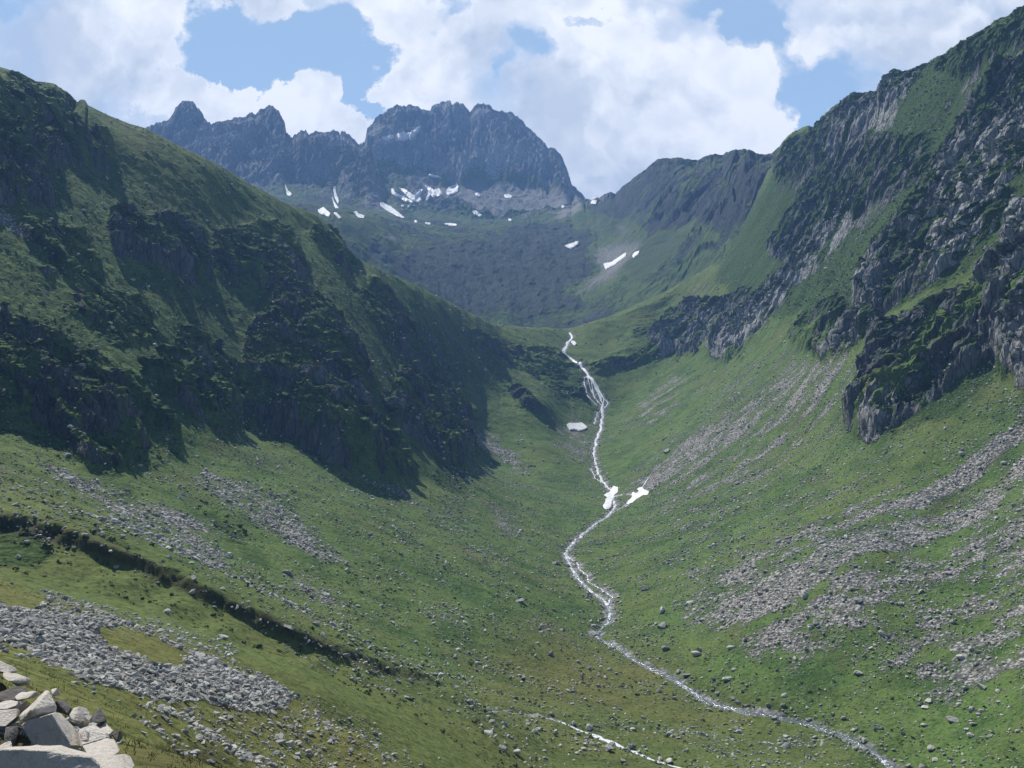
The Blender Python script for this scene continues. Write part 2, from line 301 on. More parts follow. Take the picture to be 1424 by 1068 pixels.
for nm, t in [('ledge_tail', "365,278 420,265 418,273 375,289"), ('ledge', "428,270 440,258 470,248 478,256 500,255 520,240 553,216 545,232 520,262 470,288 430,289"),
 ('lower_strip', "404,514 416,513 424,530 465,552 512,574 516,580 480,575 440,554 408,534"), ('fork', "445,504 475,515 522,548 545,520 562,514 560,526 546,553 557,570 532,582 500,562 470,532"),
 ('gully', "570,491 592,503 620,518 645,510 656,538 640,550 615,555 600,540 588,573 575,572 582,545 592,522 575,503"), ('block', "680,520 690,504 715,496 730,487 739,500 736,525 712,537 690,545 678,532"),
 ('long_tongue', "349,582 366,581 410,604 442,630 471,656 440,650 390,622 355,600"), ('pendant', "118,505 130,501 133,530 148,575 141,587 125,552"), ('thread', "111,545 125,577 156,624 148,630 124,597"),
 ('foot', "42,618 70,604 104,634 98,650 75,642 50,632"), ('foot_small', "120,630 135,631 159,656 150,662"), ('shelf_left', "217,628 235,624 245,637 273,645 271,656 245,654"), ('dot', "821,537 832,533 848,546 842,553 828,549"),
 ('lens', "964,543 990,540 1006,550 1000,559 970,556"), ('slash', "808,625 825,621 857,645 848,651 820,641"), ('thin_rim', "590,439 615,446 645,451 641,457 605,453"),
 ('crumb', "574,680 600,682 599,688 577,687"), ('crumb', "520,669 535,671 532,678 522,676"), ('crumb', "1249,596 1263,598 1262,605 1251,604"), ('crumb', "985,661 1001,663 999,670 988,668"), ('crumb', "664,686 700,684 731,688 728,694 690,692"), ('crumb', "454,594 470,594 469,603 456,603"), ('crumb', "487,596 499,598 497,605 489,604")]:
    SNOW.setdefault(nm, []).append(_S1(t, 430, 120, 3.56))
SNOW['col'] = ["821,284 825,277 832,275.5 829,285"]
SNOW['wall_streak'] = ["396,257 401,267 406,271 404,274 399,272"]
SNOW['cirque_streak'] = ["839,368 850,366 871,352 870,357 855,369 842,376"]; SNOW['cirque_blob'] = ["879,357 882,353 889,350 888,354 881,360"]; SNOW['cirque_edge'] = ["799,341 800,337 805,338 803,342 799,344"]; SNOW['cirque_lip'] = ["785,343 795,340 804,337 803,342 794,347"]
for nm, t in [('pool', "260,585 262,577 276,571 305,573 340,570 352,577 371,594 355,606 330,611 300,606 275,609"), ('bridge', "505,905 518,907 531,911 533,922 528,938 514,950 510,965 500,985 497,1010 488,1024 462,1026 450,1008 462,995 466,976 476,966 458,953 470,945 490,937 498,918"),
 ('fan', "602,945 612,935 625,945 640,940 640,925 632,920 645,914 662,911 668,922 696,934 690,950 662,953 640,966 600,996 574,1001 585,985 608,962"), ('lip_scrap', "283,140 290,136 302,138 313,150 304,158 292,152")]:
    SNOW[nm] = [_S1(t, 720, 440, 3.8136)]
SNOW_POLYS = [(p, 1.0) for v in SNOW.values() for p in v]

BANKCUT = '0,716,1 75,735,1 150,757,1 225,790,1 300,826,1 360,853,.9 420,880,.8 470,900,.7 520,922,.6 620,948,.3 625,962,0 520,965,0 420,930,0 300,890,0 225,856,0 150,826,0 75,797,0 0,780,0'
R = {}
R['rock'] = raster(ROCK_MID, 2.2); R['lift'] = lift_map(CLIFFS); R['scree'] = raster(SCREE_MID, 3.0); R['screen'] = raster(SCREE_NEAR, 1.5)
R['pale'] = raster([("985,482 1060,415 1120,355 1165,290 1192,300 1130,385 1060,455 1010,505 990,502", 1), ("925,442 1000,425 1045,408 1000,452 960,492 920,502 905,482", .7), ("1290,400 1300,260 1340,190 1424,150 1424,300 1380,335 1300,405", .75), ("1195,330 1225,330 1215,400 1190,470 1150,500 1130,490 1190,420", .8), ("1180,592 1205,540 1240,540 1222,618 1193,614", .5), ("1380,400 1424,290 1424,545 1388,522", .45), ("1190,150 1240,97 1290,86 1262,135 1220,190", .8), ("1150,165 1205,150 1200,185 1150,230", .6)], 5)
R['palef'] = raster([("520,215 575,225 545,280 600,260 590,290 520,265", .7), ("640,205 655,208 650,245 640,240", .8), ("690,200 740,200 720,235 660,250", .5), ("740,250 800,260 800,280 740,280", .4)], 3)
R['screew'] = raster(SCREE_MID, 22)
R['bank'] = lift_map([(BANKCUT, 1.0)], .7) * -2.6
R['dirt'] = raster(DIRT, 1.6); R['dry'] = raster(DRY, 14); R['shrub'] = raster(SHRUB, 5); R['wall'] = raster(WALL, 6)
R['rockf'] = raster(ROCK_FAR, 3); R['screef'] = raster(SCREE_FAR, 3); R['greenf'] = raster(GREEN_FAR, 4); R['snow'] = np.clip(raster(SNOW_POLYS, 2.2) * 1.6, 0, 1)

def pick(name, px, py):
    return bil(R[name], px / 2 - .5, py / 2 - .5)
print('masks', round(time.time() - T0, 1))
# ------------------------------------------------------------------ the ground as one fine grid: columns fan out from behind the viewer, rows get wider with distance
def build_rows():
    seg = [(-15.5, 2, 40), (2, 30, 150), (30, 120, 260), (120, 215, 300), (215, 460, 420), (460, 1110, 760), (1110, 1500, 130), (1500, 2250, 240), (2250, 3050, 330), (3050, 4100, 24)]
    r = []
    for a, b, n in seg: r.append(np.exp(np.linspace(math.log(a + 20), math.log(b + 20), n, endpoint=False)) - 20)
    return np.concatenate(r + [np.array([4100.0])])
ROWS = build_rows(); COLS = np.linspace(-.62, .62, 1000)
NR, NC = len(ROWS), len(COLS)
S, Yv = np.meshgrid(COLS, ROWS + 20)
X = (S * Yv).astype(np.float32); Y = (Yv - 20).astype(np.float32)
Z = base_z(X, Y).astype(np.float32)
DFWD = np.maximum(Y, 1.0)

LEFT_SKY = pts_l = "0,93 30,102 50,113 62,114 75,116 90,127 103,142 110,141 114,138 118,139 122,146 150,160 180,172 202,178 250,203 300,227 350,257 400,284 425,292 440,298 455,312 472,326 480,336 483,344 490,357 520,370 560,388 610,412 650,433 688,450 700,452 720,454 750,456"
FAR_SKY = """-400,205 0,200 150,194 190,183 200,179 215,172 233,167 238,161 243,152 246,147 251,142 257,139.5 266,141 272,146 276,151 282,158 284,163 293,172 297,170 314,168 336,162 347,158 351,155 354,158 358,156 362,153 372,148 380,148 385,152 388,155 392,163 396,169 398,184 403,187 407,192 410,187 414,184 419,180 423,183 425,180 428,184 430,186 443,182 450,184 460,182 463,179 466,182 474,184 476,181 479,182 482,185 491,193 496,198 499,202 502,200 507,196 509,187 510,179 517,173 519,168 521,164 528,159 538,154 545,148 551,146 560,147 565,149 567,146 570,145 574,147 580,148 590,152 598,155 600,149 605,145 610,142 618,141 626,139 628,146 632,143 636,141 640,142 645,144 649,150 653,155 656,151 658,149 663,146 669,144 675,145 680,146 687,153 696,154 705,155 715,159 722,163 733,177 740,182 745,187 752,194 759,201 762,207 768,206 773,207 777,212 781,217 785,225 788,232 792,245 795,257 806,267 813,274 820,278 825,279"""
RIGHT_SKY = """826,278 833,275 840,270 850,267 856,269 865,260 876,252 886,244 896,237 906,228 914,221 925,220 941,219 957,221 972,222 980,218 987,215 996,214 1005,215 1010,211 1015,210 1022,208 1026,209 1033,206 1043,208 1053,213 1062,215 1072,214 1083,204 1094,191 1102,184 1112,179 1125,174 1130,177 1132,176 1140,167 1152,154 1158,150 1165,144 1175,138 1181,131 1187,127 1194,131 1201,129 1212,127 1221,126 1225,119 1228,111 1232,104 1238,100 1241,96 1245,95 1255,99 1266,96 1272,94 1279,90 1292,86 1305,79 1317,73 1324,66 1335,58 1345,52 1356,47 1367,40 1385,30 1403,21 1412,14 1424,7 1450,-8 1500,-40 1560,-80"""
def sky_fix(Z, txt, y0, y1, x0, x1, wpx, passes=2, rough=0.0):
    """bring the crest in a stretch of country to the outline it has from the valley"""
    T = np.array([[float(q) for q in p.split(',')] for p in txt.split()])
    a, b = np.searchsorted(ROWS, [y0, y1]); xs, ys = X[a:b].astype(float), Y[a:b].astype(float); zs = Z[a:b].astype(float).copy()
    out = Z.copy()
    for _ in range(passes):
        px, py = project(xs, ys, zs)
        ok = (xs / (ys + 20) > x0) & (xs / (ys + 20) < x1)
        pt = np.where(ok, py, 1e9); k = np.argmin(pt, 0); c = np.arange(NC); good = pt[k, c] < 1e8
        tx, ty = px[k, c][good], py[k, c][good]; o = np.argsort(tx); tx, ty = tx[o], ty[o]
        cur = np.interp(px, tx, ty); tgt = np.interp(px, T[:, 0], T[:, 1]) + rough * (1.2 * perlin(px / 3.1, px * 0 + .5, 7) + .9 * perlin(px / 9.0, px * 0 + 3.5, 8))
        edge = sstep(T[0, 0] - 6, T[0, 0] + 2, px) * (1 - sstep(T[-1, 0] - 2, T[-1, 0] + 6, px)) * ok
        w = np.exp(-(np.maximum(0, np.abs(py - cur) - 2) / wpx) ** 2) * edge
        zs = zs - (tgt - cur) * w * ys / FPX
    out[a:b] = zs; return out

SKIES = [(LEFT_SKY, 540, 1150, -.7, .08), (FAR_SKY, 1950, 3300, -.7, .10), (RIGHT_SKY, 560, 2900, .06, .7)]
for t, a, b, c, d in SKIES: Z = sky_fix(Z, t, a, b, c, d, 60, 3)

_a, _b = np.searchsorted(ROWS, [1850, 2700]); _k = np.hanning(61); _k /= _k.sum()
_B = np.apply_along_axis(lambda v: np.convolve(np.pad(v, 30, mode='edge'), _k, 'valid'), 1, Z[_a:_b])
_w = sstep(.050, .070, S[_a:_b]) * (1 - sstep(.085, .115, S[_a:_b])) * sstep(1850, 1950, Y[_a:_b]) * (1 - sstep(2330, 2400, Y[_a:_b]))
Z[_a:_b] = Z[_a:_b] * (1 - _w) + _B * _w
PX, PY = project(X, Y, Z)
PX = PX.astype(np.float32); PY = PY.astype(np.float32)
far = sstep(1120, 1330, Y); near = 1 - sstep(95, 150, Y); mid = (1 - far) * (1 - near)
jit = 9 * fbm(X / 45, Y / 45, 3, 40) * mid; jx = PX + jit; jy = PY + 7 * fbm(X / 38 + 9, Y / 38, 3, 44) * mid
fjx = PX + 16 * fbm(X / 75, Y / 75, 5, 54, .6) * far; fjy = PY + 12 * fbm(X / 75 + 9, Y / 75, 5, 55, .6) * far
rock = pick('rock', jx, jy) * mid + np.maximum(pick('rockf', fjx, fjy), (.46 + .5 * fbm(X / 90, Y / 140, 4, 56, .6)) * (1 - pick('greenf', fjx, fjy)) * (1 - .8 * pick('screef', fjx, fjy))) * far
jl = 20 * fbm(X / 22, Y / 22, 4, 41, .6) * mid
lift = pick('lift', PX + jl, PY + .7 * jl) * (1 - far) * (Y > 200) * np.clip(.62 + .75 * fbm(X / 26 + 3, Y / 26, 3, 43), .12, 1.15)
bankdrop = pick('bank', PX + 22 * fbm(X / 14, Y / 14, 4, 46), PY + 13 * fbm(X / 10, Y / 10, 4, 47)) * ((Y > 95) & (Y < 230))
wall = pick('wall', PX, PY) * mid
snow = pick('snow', PX, PY) * ((Y > 780) | (np.abs(Y - 620) < 90))
near_s = pick('screen', PX + 16 * fbm(X / 5, Y / 5, 4, 48), PY + 9 * fbm(X / 5 + 7, Y / 5, 4, 49)) * near * (PY < 1080) * (Y > 20)

# stream course in the ground plan, with meanders
def course(P, wob=1.0, step=1.6):
    pl = []
    for (px, py, d) in P:
        a, c = ray(px, py); pl.append((a * d, d))
    pl = np.array(pl); seg = np.hypot(*np.diff(pl, axis=0).T); t = np.r_[0, np.cumsum(seg)]
    n = max(8, int(t[-1] / step)); u = np.linspace(0, t[-1], n)
    xs = np.interp(u, t, pl[:, 0]); ys = np.interp(u, t, pl[:, 1])
    for _ in range(3):
        xs[1:-1] = (xs[:-2] + 2 * xs[1:-1] + xs[2:]) / 4; ys[1:-1] = (ys[:-2] + 2 * ys[1:-1] + ys[2:]) / 4
    tx, ty = np.gradient(xs), np.gradient(ys); ln = np.hypot(tx, ty) + 1e-6
    o = wob * (1.1 * perlin(u / 14, u * 0 + pl[0, 0], 60) + .7 * perlin(u / 5, u * 0 + pl[0, 1], 61)) * np.minimum(1, np.minimum(u, t[-1] - u) / 6)
    return np.c_[xs - ty / ln * o, ys + tx / ln * o], u
COURSES = [(course(STREAM)[0], 1.0, 'main')] + [(course(v)[0], .42, k) for k, v in BRANCHES.items()] + [(course(f, .5, 1.0)[0], .42, 'fall') for f in FALLS]
sd = np.full(X.shape, 60.0, np.float32)
for cr, wd, k in COURSES:
    xs, ys = cr[:, 0], cr[:, 1]
    i0, i1 = np.searchsorted(ROWS, [ys.min() - 14, ys.max() + 14])
    for blk in np.array_split(np.arange(len(cr)), max(1, len(cr) // 12)):
        a, b = np.searchsorted(ROWS, [ys[blk].min() - 13, ys[blk].max() + 13])
        x0, x1 = xs[blk].min() - 13, xs[blk].max() + 13
        c0 = max(0, np.searchsorted(COLS, min(x0 / (ROWS[a] + 20), x0 / (ROWS[b - 1] + 20))) - 1); c1 = np.searchsorted(COLS, max(x1 / (ROWS[a] + 20), x1 / (ROWS[b - 1] + 20))) + 1
        sx, sy = X[a:b, c0:c1], Y[a:b, c0:c1]
        m = np.full(sx.shape, 1e9, np.float32)
        for q in blk: m = np.minimum(m, (sx - xs[q]) ** 2 + (sy - ys[q]) ** 2)
        sd[a:b, c0:c1] = np.minimum(sd[a:b, c0:c1], np.sqrt(m) / (1 if wd > .6 else .8))

# relief: gullies and ribs that run down the fall line, slabs, hummocks
axis_x = np.interp(Y, [0, 235, 285, 330, 447, 590, 830, 1062], [120, 85, 47, 30, 25, 55, 68, 60])
side = np.where(X < axis_x, -1.0, 1.0).astype(np.float32)
away = sstep(4, 45, np.abs(X - axis_x))
qx = np.where(side < 0, .30 * X + .95 * Y, -.32 * X + .95 * Y) + 14 * fbm(X / 70, Y / 70, 3, 21)
pxx = np.where(side < 0, -.95 * X + .3 * Y, .95 * X + .32 * Y)
M = (Y > 130) & (Y < 1340)
n_big = np.zeros_like(X); n_mid = np.zeros_like(X); n_sm = np.zeros_like(X); n_ti = np.zeros_like(X)
sel = np.nonzero(M.ravel())[0]
def put(A, v): A.ravel()[sel] = v
q_, p_, x_, y_ = qx.ravel()[sel], pxx.ravel()[sel], X.ravel()[sel], Y.ravel()[sel]
put(n_big, ridged(q_ / 85, p_ / 300, 2, 1)); put(n_mid, ridged(q_ / 30, p_ / 85, 3, 5)); put(n_sm, ridged(q_ / 9.5 + x_ / 40, p_ / 24, 3, 9)); put(n_ti, fbm(x_ / 4.2, y_ / 4.2, 2, 14))
step_n = np.zeros_like(X); h_ = (Z.ravel()[sel] + 7 * fbm(x_ / 30, y_ / 30, 2, 77)) / 13.0
put(step_n, np.abs((h_ % 1.0) - .5) * 2)
hum = 1.1 * fbm(X / 26, Y / 26, 3, 30) * away + .55 * fbm(X / 6.5, Y / 6.5, 3, 33) * sstep(30, 200, Y) + .30 * np.maximum(0, fbm(X / 2.3, Y / 2.3, 2, 35)) * sstep(30, 120, Y) + .05 * fbm(X / .9, Y / .9, 2, 36) * near
cut = 1 - .75 * snow
rk = rock * mid
dz = wall * ((6.5 - 1.5 * (side < 0)) * n_big * away) + rk * ((10.5 + 2.5 * (side > 0)) * n_mid + 4.6 * n_sm + 1.1 * n_ti - 3.0 * step_n) + wall * (1 - rk) * (1.5 * n_mid + .8 * n_sm + .4 * n_ti) + hum * (1 - far)
dz += bankdrop * (1 + .5 * fbm(X / 14, Y / 14, 3, 52))
dz += lift * (1 + .22 * n_mid + .12 * n_sm)
dz += near_s * (.35 * fbm(X / 2.2, Y / 2.2, 3, 50) + .12)
# far mountains
selF = np.nonzero((Y > 1110).ravel())[0]
xf, yf = X.ravel()[selF], Y.ravel()[selF]
wx, wy = xf + 45 * fbm(xf / 190, yf / 190, 3, 70), yf + 45 * fbm(xf / 190 + 5, yf / 190, 3, 73)
rightwall = sstep(.10, .16, xf / yf)
mass = ridged(wx / 330, wy / 460, 6, 80, .58) * 82 + ridged(wx / 80, wy / 300, 5, 87, .62) * 30 + ridged(wx / 30, wy / 34, 4, 91, .6) * 17
rw = ridged((wy - .25 * wx) / 130, wx / 420, 5, 94, .55) * 26 + ridged(wy / 42, wx / 150, 3, 97) * 9 + fbm(wx / 20, wy / 20, 2, 99) * 5
soft = fbm(wx / 160, wy / 160, 6, 101, .58) * 24 + ridged(wx / 45, wy / 60, 4, 103, .6) * 11
rf = rock.ravel()[selF]
hi_ = sstep(2050, 2350, yf); crag = ridged(wx / 16 + wy / 60, wy / 22, 2, 106) * 6 + blocks(wx / 34, wy / 40 + wx / 120, 5) * 9 + blocks(wx / 14, wy / 17, 6) * 4
lx = xf + 12 * fbm(xf / 60, yf / 60, 2, 71); low_ = fbm(xf / 120, yf / 150, 5, 107, .58) * 20 + ridged(lx / 44, yf / 210, 5, 108, .6) * 10 + blocks(lx / 17, yf / 24, 7) * 1.6 + fbm(wx / 14, wy / 14, 2, 109) * 2.5
df = ((mass + crag) * (1 - rightwall) * hi_ + low_ * (1 - rightwall) * (1 - hi_) + (rw + crag * .6) * rightwall) * rf + soft * (1 - rf) * (.35 + .1 * hi_)
dzf = np.zeros_like(X); dzf.ravel()[selF] = df
depth_in = sstep(0, 25, np.abs(X - axis_x))
Z = Z + dz * cut + dzf * far * cut
Z = Z - 1.0 * np.exp(-(sd / 2.6) ** 2) * (Y < 1100) - .5 * np.exp(-(sd / 7) ** 2)
for t, a, b, c, d in SKIES: Z = sky_fix(Z, t, a, b, c, d, 26, 4, {LEFT_SKY: 0.0, FAR_SKY: 1.7, RIGHT_SKY: .8}[t])
Z = Z.astype(np.float32)
print('grid', NR, NC, round(time.time() - T0, 1))

def row_of(y):
    return np.interp(y, ROWS, np.arange(NR))
def ground(x, y):
    x = np.asarray(x, float); y = np.asarray(y, float)
    return bil(Z, (x / (y + 20) - COLS[0]) / (COLS[1] - COLS[0]), row_of(y))
_MARCH = np.concatenate([np.exp(np.linspace(math.log(3), math.log(240), 500)), np.linspace(240.4, 1200, 1500), np.linspace(1201, 3300, 1000)])
def land(px, py, dmin=0.0, dmax=1e9):
    """where the sight line through each photo point first meets the ground"""
    px = np.atleast_1d(np.asarray(px, float)); py = np.atleast_1d(np.asarray(py, float))
    a, c = ray(px, py); out = np.full(len(px), np.nan)
    D = _MARCH[(_MARCH >= dmin) & (_MARCH <= dmax)]
    for i in range(0, len(px), 400):
        aa, cc = a[i:i+400, None], c[i:i+400, None]
        g = ground(aa * D, np.broadcast_to(D, (len(aa), len(D)))) - cc * D
        hit = g > 0
        k = np.argmax(hit, 1); ok = hit.any(1)
        k0 = np.maximum(k - 1, 0); r = np.arange(len(k))
        g0, g1 = g[r, k0], g[r, k]; f = np.clip(-g0 / np.where(g1 - g0 == 0, 1, g1 - g0), 0, 1)
        out[i:i+400] = np.where(ok, D[k0] + (D[k] - D[k0]) * f, np.nan)
    return out

# ------------------------------------------------------------------ what covers the ground, stored per vertex: A = rock, scree, dry grass, shrub; B = bare earth, tint, wet gravel, far green
PX, PY = project(X, Y, Z)
PX = PX.astype(np.float32); PY = PY.astype(np.float32)
gx = np.gradient(Z, axis=1) / np.maximum(np.gradient(X, axis=1), 1e-3)
gy = np.gradient(Z, axis=0) / np.maximum(np.gradient(Y, axis=0), 1e-3) - gx * (S * 1.0)
slope = np.hypot(gx, gy)
jx = PX + (26 * fbm(X / 38, Y / 38, 5, 110, .62)) * mid; jy = PY + (20 * fbm(X / 38 + 4, Y / 38, 5, 113, .62)) * mid
patch_r = fbm(X / 34, Y / 34, 4, 122)
leftw = (side < 0) * 1.0
mk_rock = np.clip(rk * sstep(.78 + .30 * leftw, 1.35 + .40 * leftw, slope + .35 * n_ti + .25 * rk + (.75 + .2 * leftw) * patch_r) + wall * sstep(1.45, 2.2, slope + .4 * n_ti), 0, 1) * mid
pale = np.clip(pick('pale', PX, PY) * mid + .35 * fbm(X / 25, Y / 25, 3, 185) * mid + (pick('palef', PX, PY) + .48 * (Y > 2150) * (X < .09 * Y) * (.9 + 1.6 * fbm(X / 110, Y / 160, 5, 187, .6))) * far, 0, 1)
veg = .7 * fbm(qx / 24, pxx / 70, 4, 124, .6) + .6 * fbm(qx / 9, pxx / 26, 4, 125, .6)
mk_rock = mk_rock * (1 - mid * (1 - sstep(-.06 + .06 * leftw, .14 + .14 * leftw, veg + np.clip(.34 * (slope - 1.3), -.2, .2) + .25 * pale - .16 * (1 - sstep(230, 400, PY)) * (side > 0))))
mk_rock = np.maximum(mk_rock, far * np.clip(rock * 1.1 - pick('screef', fjx, fjy) * .8, 0, 1) * sstep(.15, .5, slope + .4 * fbm(X / 30, Y / 30, 3, 120) + .2))
streak = ridged(qx / 16, pxx / 190, 3, 130) * .5 + .5 * fbm(X / 9, Y / 9, 3, 133)
right_low = (side > 0) * mid * (1 - wall) * sstep(8, 40, np.abs(X - axis_x))
sc = .45 * pick('scree', jx, jy) * mid + .55 * pick('screew', jx, jy) * mid
mk_scree = np.clip(sc * (1.0 + 1.5 * streak + 1.1 * fbm(X / 14, Y / 14, 5, 136, .6)), 0, 1) * (Y > 185) + .40 * right_low * sstep(.0, .7, streak + .4 * fbm(X / 50, Y / 50, 3, 137))
mk_scree = np.clip(mk_scree, 0, 1) * (1 - mk_rock)
mk_scree = np.maximum(mk_scree, near_s * (1 - sstep(140, 160, Y)))
mk_scree = np.maximum(mk_scree, far * np.clip(pick('screef', fjx, fjy) * 1.1, 0, 1) * (1 - .8 * mk_rock))
mk_dry = np.clip(pick('dry', PX, PY) + .25 * fbm(X / 30, Y / 30, 3, 140), 0, 1) * (1 - far)
mk_dry = np.maximum(mk_dry, near * np.clip(.85 + .5 * fbm(X / 6, Y / 6, 4, 141), .3, 1))
mk_shrub = np.clip(pick('shrub', jx, jy) * (1 - far) + .25 * fbm(X / 18, Y / 18, 4, 150) * (1 - far), 0, 1)
pile_ground = (1 - sstep(8.2, 9.5, Y + .5 * fbm(X / .4, Y / .4, 3, 162))) * (1 - sstep(-.15, .12, X + .385 * Y + .2 * fbm(X / .3, Y / .3, 3, 163))) * (Y > 2)
mk_dirt = pick('dirt', PX + 3 * fbm(X / 7, Y / 7, 2, 160), PY + 3 * fbm(X / 6, Y / 6, 2, 161)) * (1 - far)
rightwall2 = sstep(.09, .12, X / np.maximum(Y, 1)) * (Y > 1150)
mk_wet = np.exp(-(sd / np.where(Y < 330, 2.6, 4.0)) ** 2) * (Y < 1100) * np.clip(.75 + .8 * fbm(X / 7, Y / 7, 3, 170), 0, 1)
mk_rock = mk_rock * (1 - far * .55 * rightwall2 * (1 - sstep(-.12, .18, fbm(X / 60, Y / 60, 5, 186, .6) + .25 * (slope - 1.1))))
mk_green = np.clip(pick('greenf', fjx, fjy) * far + (far * (1 - rock) * .85), 0, 1) * (1 - mk_rock)
tint = .5 + .5 * fbm(X / 60, Y / 60, 4, 180)
sm = np.maximum(slope, .3); led = (2.6 * fbm(qx / 11, Z / 6.0 + qx / 60, 4, 190) + 1.0 * ridged(qx / 5, Z / 3.2, 2, 195)) * np.clip(rk * 1.2 + .35 * wall * mid, 0, 1) * sstep(.5, 1.0, slope) * (sd > 6)
sel2 = np.nonzero(((rk > .03) & (Y > 150) & (Y < 1340)).ravel())[0]
qb, zb, xb, yb = qx.ravel()[sel2], Z.ravel()[sel2], X.ravel()[sel2], Y.ravel()[sel2]
wq = qb + 2.5 * perlin(qb / 9, zb / 9, 196); wz = zb + .35 * qb + 2.5 * perlin(qb / 9 + 40, zb / 9, 197)
bl = 2.2 * blocks(wq / 9 + .25 * wz / 9, wz / 24, 1) + 1.3 * blocks(wq / 3.8 + 7, wz / 11, 2) + .55 * blocks(wq / 1.8, wz / 4.2, 3)
blk = np.zeros_like(X); blk.ravel()[sel2] = bl
led = led * .22 + 1.15 * blk * np.clip(rk * 1.3, 0, 1) * sstep(.55, 1.0, slope) * (sd > 6)
OX = -gx / sm * led; OY = -gy / sm * led; OZ = .35 * led
mk_dirt = np.maximum(mk_dirt, pile_ground)
MKA = np.stack([mk_rock, mk_scree, mk_dry, mk_shrub], -1).astype(np.float32)
rightwall3 = sstep(.09, .12, X / np.maximum(Y, 1))
MKC = np.stack([pale, leftw * mid, near, np.clip(far * np.where(Y < 2150, .9, .05) + far * rightwall3, 0, 1)], -1).astype(np.float32)  # alpha darkens headwall and far ridge rock: shade put into the colour
MKB = np.stack([mk_dirt, np.clip(tint, 0, 1), mk_wet, mk_green], -1).astype(np.float32)
print('cover', round(time.time() - T0, 1))
# ------------------------------------------------------------------ scene helpers
from mathutils import Vector, Matrix, Euler, geometry
scene = bpy.context.scene
COL = scene.collection

def mesh_np(name, verts, faces, smooth=False, mat=None):
    """faces: (n,3) or (n,4) int array"""
    me = bpy.data.meshes.new(name)
    verts = np.ascontiguousarray(verts, np.float32); faces = np.ascontiguousarray(faces, np.int32)
    k = faces.shape[1]
    me.vertices.add(len(verts)); me.vertices.foreach_set('co', verts.ravel())
    me.loops.add(faces.size); me.loops.foreach_set('vertex_index', faces.ravel())
    me.polygons.add(len(faces)); me.polygons.foreach_set('loop_start', np.arange(0, faces.size, k, dtype=np.int32))
    me.update(calc_edges=True)
    me.polygons.foreach_set('use_smooth', np.full(len(faces), smooth, bool))
    if mat: me.materials.append(mat)
    return me
def link(name, me, kind=None, label=None, cat=None, group=None):
    o = bpy.data.objects.new(name, me); COL.objects.link(o)
    tag(o, kind, label, cat, group); return o
def tag(o, kind=None, label=None, cat=None, group=None):
    for k, v in (('kind', kind), ('label', label), ('category', cat), ('group', group)):
        if v: o[k] = v
def color_attr(me, name, data):
    at = me.attributes.new(name, 'FLOAT_COLOR', 'POINT'); at.data.foreach_set('color', np.ascontiguousarray(data, np.float32).ravel())

class NT:
    """small shader-graph writer"""
    def __init__(s, mat): s.t = mat.node_tree; s.n = s.t.nodes; s.l = s.t.links
    def set(s, sock, v):
        if hasattr(v, 'is_output') or hasattr(v, 'links'): s.l.new(v, sock)
        else: sock.default_value = v
    def new(s, typ, **kw):
        n = s.n.new(typ)
        for k, v in kw.items(): setattr(n, k, v)
        return n
    def math(s, op, a, b=0.0, c=None, clamp=False):
        n = s.new('ShaderNodeMath', operation=op, use_clamp=clamp); s.set(n.inputs[0], a); s.set(n.inputs[1], b)
        if c is not None: s.set(n.inputs[2], c)
        return n.outputs[0]
    def ramp(s, v, a, b, lo=0.0, hi=1.0):
        n = s.new('ShaderNodeMapRange', interpolation_type='SMOOTHSTEP'); s.set(n.inputs[0], v); s.set(n.inputs[1], a); s.set(n.inputs[2], b); s.set(n.inputs[3], lo); s.set(n.inputs[4], hi)
        return n.outputs[0]
    def mix(s, f, a, b):
        n = s.new('ShaderNodeMix', data_type='RGBA'); s.set(n.inputs[0], f)
        s.set(n.inputs[6], (*a, 1) if isinstance(a, tuple) and len(a) == 3 else a); s.set(n.inputs[7], (*b, 1) if isinstance(b, tuple) and len(b) == 3 else b)
        return n.outputs[2]
    def noise(s, vec, scale, detail=4.0, rough=.55, dist=0.0):
        n = s.new('ShaderNodeTexNoise'); s.set(n.inputs['Vector'], vec); n.inputs['Scale'].default_value = scale; n.inputs['Detail'].default_value = detail; n.inputs['Roughness'].default_value = rough; n.inputs['Distortion'].default_value = dist
        return n.outputs[0]
    def vor(s, vec, scale, feature='F1', out=0):
        n = s.new('ShaderNodeTexVoronoi', feature=feature); s.set(n.inputs['Vector'], vec); n.inputs['Scale'].default_value = scale
        return n.outputs[out]
    def vmul(s, vec, v):
        n = s.new('ShaderNodeVectorMath', operation='MULTIPLY'); s.set(n.inputs[0], vec); n.inputs[1].default_value = v; return n.outputs[0]
def new_mat(name, rough=.9, spec=.15):
    m = bpy.data.materials.new(name); m.use_nodes = True
    b = m.node_tree.nodes['Principled BSDF']; b.inputs['Roughness'].default_value = rough; b.inputs['Specular IOR Level'].default_value = spec
    return m, NT(m), b

